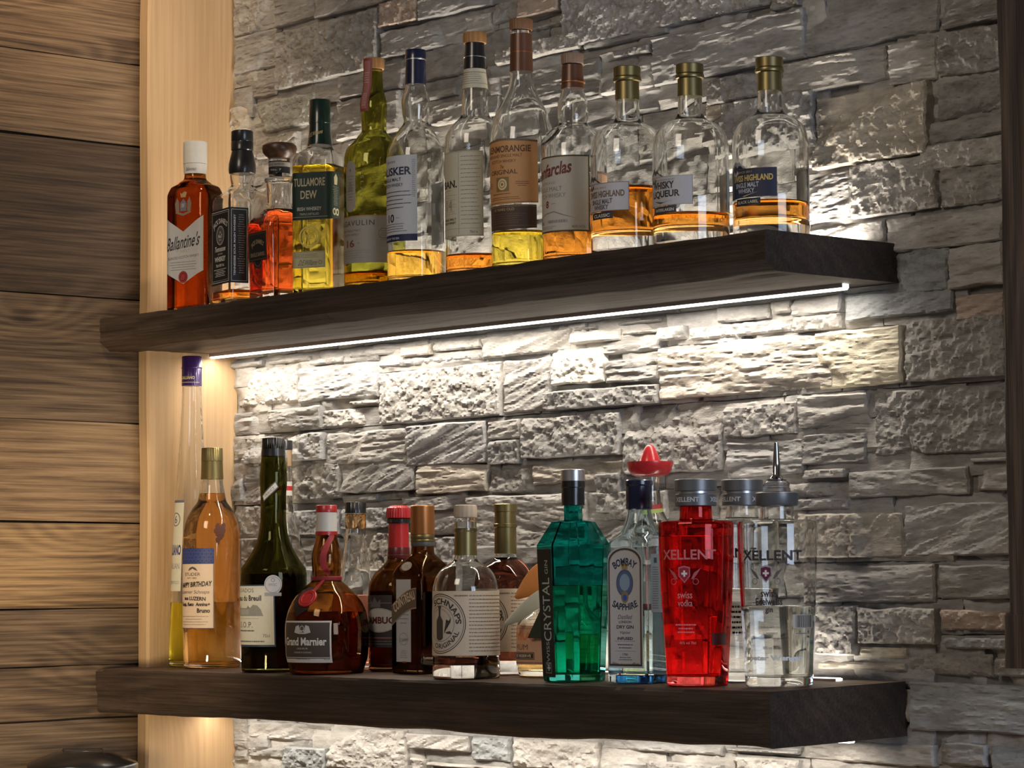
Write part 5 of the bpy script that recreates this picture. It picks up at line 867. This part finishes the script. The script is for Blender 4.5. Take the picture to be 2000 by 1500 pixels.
x, y, pr = P['sierra']
B = bottle('tequila_bottle', 'clear tequila bottle wearing a red plastic sombrero cap, behind the pale blue gin bottle', (x, y), 0, pr, CLEAR, fill=92, liq=liquid('tequila', (.95, .90, .55)))
lathe('sombrero_cap', [(271, 12), (272, 20), (274, 25), (280, 29.5), (289, 32), (291.5, 32), (290, 29.5), (282, 26), (278, 21), (277.5, 17.5), (284, 16.5), (296, 13.5), (306, 9.5), (312, 6), (315, 2.5)], paint((.50, .02, .025), .3, 0, 'red_plastic', .5), B.root, smooth=60)
lathe('hat_band', [(277, 17), (277.6, 18.4), (282, 17.6), (282.6, 16.6)], paint((.36, .012, .018), .4, 0, 'dark_red_plastic'), B.root)
decal(B, 'neck_label', [('poly', [(10, 226), (10, 232), (40, 236), (40, 229)], (.35, .04, .04)), ('poly', [(10, 220), (10, 226), (40, 229), (40, 224)], (.30, .38, .10))], base=.3)
decal(B, 'front_label', [('rect', -40, 60, 40, 130, (.40, .42, .38)), ('rect', -40, 84, 40, 100, (.16, .05, .03))])

def xellent(label, x, y, rot, pr, gm, liqm, fill, top='cap'):
    B = bottle('vodka_bottle' if gm is REDG else 'gin_bottle', label, (x, y), rot, pr, gm, fill=fill, liq=liqm, bt=13, wall=3.2)
    if top == 'cap':
        cyl_cap('grey_cap', 247, 262, 27.6, 27.6, M_GREY, B.root, K=16); lathe('cap_neck', [(243, 22), (243.5, 24), (247, 24), (247.4, 22)], M_SILVER, B.root, K=16)
    if top == 'cap': cyl_cap('grey_collar', 228, 243.6, 27.0, 27.0, M_GREY, B.root, K=16)
    if top == 'cap':
        rb = Bottle(); rb.root = B.root; rb.prof = [(200, 27, 27, 27), (270, 27, 27, 27)]
        decal(rb, 'collar_print', [TT('XELLENT', -4, 236, 36, 6, (.42, .42, .44), bold=.03), TT('XELLENT', 48, 236, 36, 6, (.42, .42, .44), bold=.03)], base=.3)
    return B
x, y, pr = P['xred']
B = xellent('tapered red glass vodka bottle with broad grey cap and pale lettering', x, y, 25, pr, REDG, liquid('red_vodka', (.95, .60, .55)), 190)
PK = (.50, .17, .18)
def shield(v, pale, red=(.30, .015, .03), wing=(.3, .3, .3), u=0): return [('poly', [(u-8, v+9), (u, v+11), (u+8, v+9), (u+8, v-2), (u, v-11), (u-8, v-2)], pale), ('poly', [(u-6.4, v+7.4), (u, v+9), (u+6.4, v+7.4), (u+6.4, v-1.4), (u, v-8.8), (u-6.4, v-1.4)], red), ('rect', u-4, v-.3, u+4, v+2.3, (.6, .55, .55)), ('rect', u-1.3, v-3, u+1.3, v+5, (.6, .55, .55)),
    ('poly', [(u-9, v-6), (u-13, v+2), (u-22, v+8), (u-17, v), (u-12, v-6)], wing), ('poly', [(u+9, v-6), (u+13, v+2), (u+22, v+8), (u+17, v), (u+12, v-6)], wing), ('ring', u-15, v-9, 4, 3.2, wing), ('ring', u+15, v-9, 4, 3.2, wing)]
decal(B, 'brand_lettering', [TT('XELLENT', 5, 166, 76, 12.5, (.48, .13, .14), bold=.02)]); decal(B, 'shield_emblem', shield(141, (.42, .10, .14), wing=(.38, .08, .09)))
decal(B, 'kind_lettering', [TT('swiss', 0, 115, 20, 8.5, PK, bold=.01), TT('vodka', 0, 105, 20, 8.5, PK, bold=.01)]); decal(B, 'small_print', [('lines', -15, 66, 15, 80, 3, PK, {'cen': 1, 'th': .4}), TT('40% vol 70cl', 2, 55, 22, 3.4, PK)]); decal(B, 'barcode', [('rect', 34, 52, 62, 67, (.16, .006, .006)), ('bars', 34, 52, 62, 67, (.05, .002, .002))])
x, y, pr = P['xback']
B = xellent('second clear tapered bottle with grey cap, mostly hidden behind the red one', x, y, 10, pr, CLEAR, WATER, 120)
decal(B, 'brand_lettering', [TT('XELLENT', 5, 166, 76, 12.5, (.05, .05, .06), bold=.02)]); decal(B, 'kind_lettering', [TT('swiss', 0, 115, 20, 8.5, BK, bold=.01), TT('gin', 0, 105, 12, 8.5, BK)]); decal(B, 'small_print', [('lines', 10, 60, 40, 100, 6, BK, {'th': .4, 'ws': 1.5})])
x, y, pr = P['xgin']
B = xellent('clear tapered gin bottle with metal pourer at the right end of the lower shelf', x, y, 25, pr, CLEAR, WATER, 100.3, 'pourer')
lathe('grey_collar', [(224.5, 23), (225.5, 26), (228, 27.2), (241, 27.2), (242, 26), (242.4, 21)], M_GREY, B.root, K=16)
lathe('pourer_cork', [(242, 16.5), (243, 17.6), (247, 17.2), (248, 15.8), (250, 15.8), (251, 16.6), (254, 16.4), (256, 14)], glass('frosted_rubber', (.7, .7, .72), 1.45, .25, 2), B.root)
pn = lathe('pourer_spout', [(255.5, 9), (256.5, 12.8), (258.5, 13), (259.5, 9), (262, 7.0), (264, 5.6), (280, 4.6), (300, 3.1), (304.5, 2.8), (304.9, 2.0)], paint((.55, .56, .60), .12, 1.0, 'chrome'), B.root)
K1 = (.035, .03, .035)
decal(B, 'brand_lettering', [TT('XELLENT', 7, 163, 82, 12.5, K1, bold=.03)]); decal(B, 'shield_emblem', shield(140, (.30, .30, .32), (.12, .01, .05), (.12, .11, .11)))
decal(B, 'kind_lettering', [TT('swiss', 3, 116, 21, 9, K1, bold=.025), TT('Edelweiss', 3, 106, 35, 9, K1, bold=.025), TT('gin', 3, 95, 10, 8.5, K1, bold=.025)]); decal(B, 'small_print', [TT('distilled and bottled', 4, 74.5, 26, 3.2, K1), TT('in Switzerland', 4, 67.5, 19, 3, K1), TT('with Edelweiss and pure glacier water', 5, 60.5, 48, 3.2, K1), TT('40% vol 70 cl', 4, 49, 22, 3.6, K1)]); decal(B, 'white_lettering', [TT('speter Wenger', 7, 35.6, 78, 8.5, (.80, .80, .80), bold=.05)]); decal(B, 'barcode', [('rect', 33, 73, 72, 90, (.42, .38, .33)), ('bars', 37, 74, 70, 89, K1), ('lines', 37, 64, 66, 69, 1, (.25, .25, .25))])

# ================================================================== jar at the lower left
J = empty('lidded_jar', 'glass jar with black lid and clear handle strip, bottom left before the plank wall', 'jar', (-1.392, -.098, -.40))
lathe('glass_body', [(0, 66), (1, 70), (4, 72), (225, 80), (242, 82), (243, 80), (225, 77), (6, 69), (5, 10)], CLEAR, J, K=16, smooth=50)
lathe('filling', [(6.5, 20), (6.6, 60), (12, 68.2), (170, 74.3), (172, 70), (172.2, 10)], paint((.035, .018, .010), .7, 0, 'dark_beans'), J, K=16)
lathe('black_lid', [(240, 83), (242, 86), (250, 86.5), (253, 84), (262, 62), (268, 46), (269, 30), (269.2, 8)], M_BLACK, J, K=16, smooth=50)
def box_part(name, mat, parent, c, s, bev=.002, rot=0):
    bm = bmesh.new(); g = bmesh.ops.create_cube(bm, size=1)['verts']
    for v in g: v.co = Vector((v.co.x*s[0], v.co.y*s[1], v.co.z*s[2]))
    bmesh.ops.bevel(bm, geom=list(bm.edges), offset=bev, segments=3, affect='EDGES')
    me = bpy.data.meshes.new(name); bm.to_mesh(me); bm.free(); o = link(name, me, mat, parent, 40); o.location = c; o.rotation_euler = (0, 0, R(rot)); return o
box_part('lid_handle', glass('clear_acrylic', (.75, .76, .78), passes=2), J, (0, 0, .272), (.064, .014, .0075), .002, 48)
lathe('wire_bail', [(222, 79), (223, 81.5), (226, 81.5), (227, 79)], M_SILVER, J, K=16)
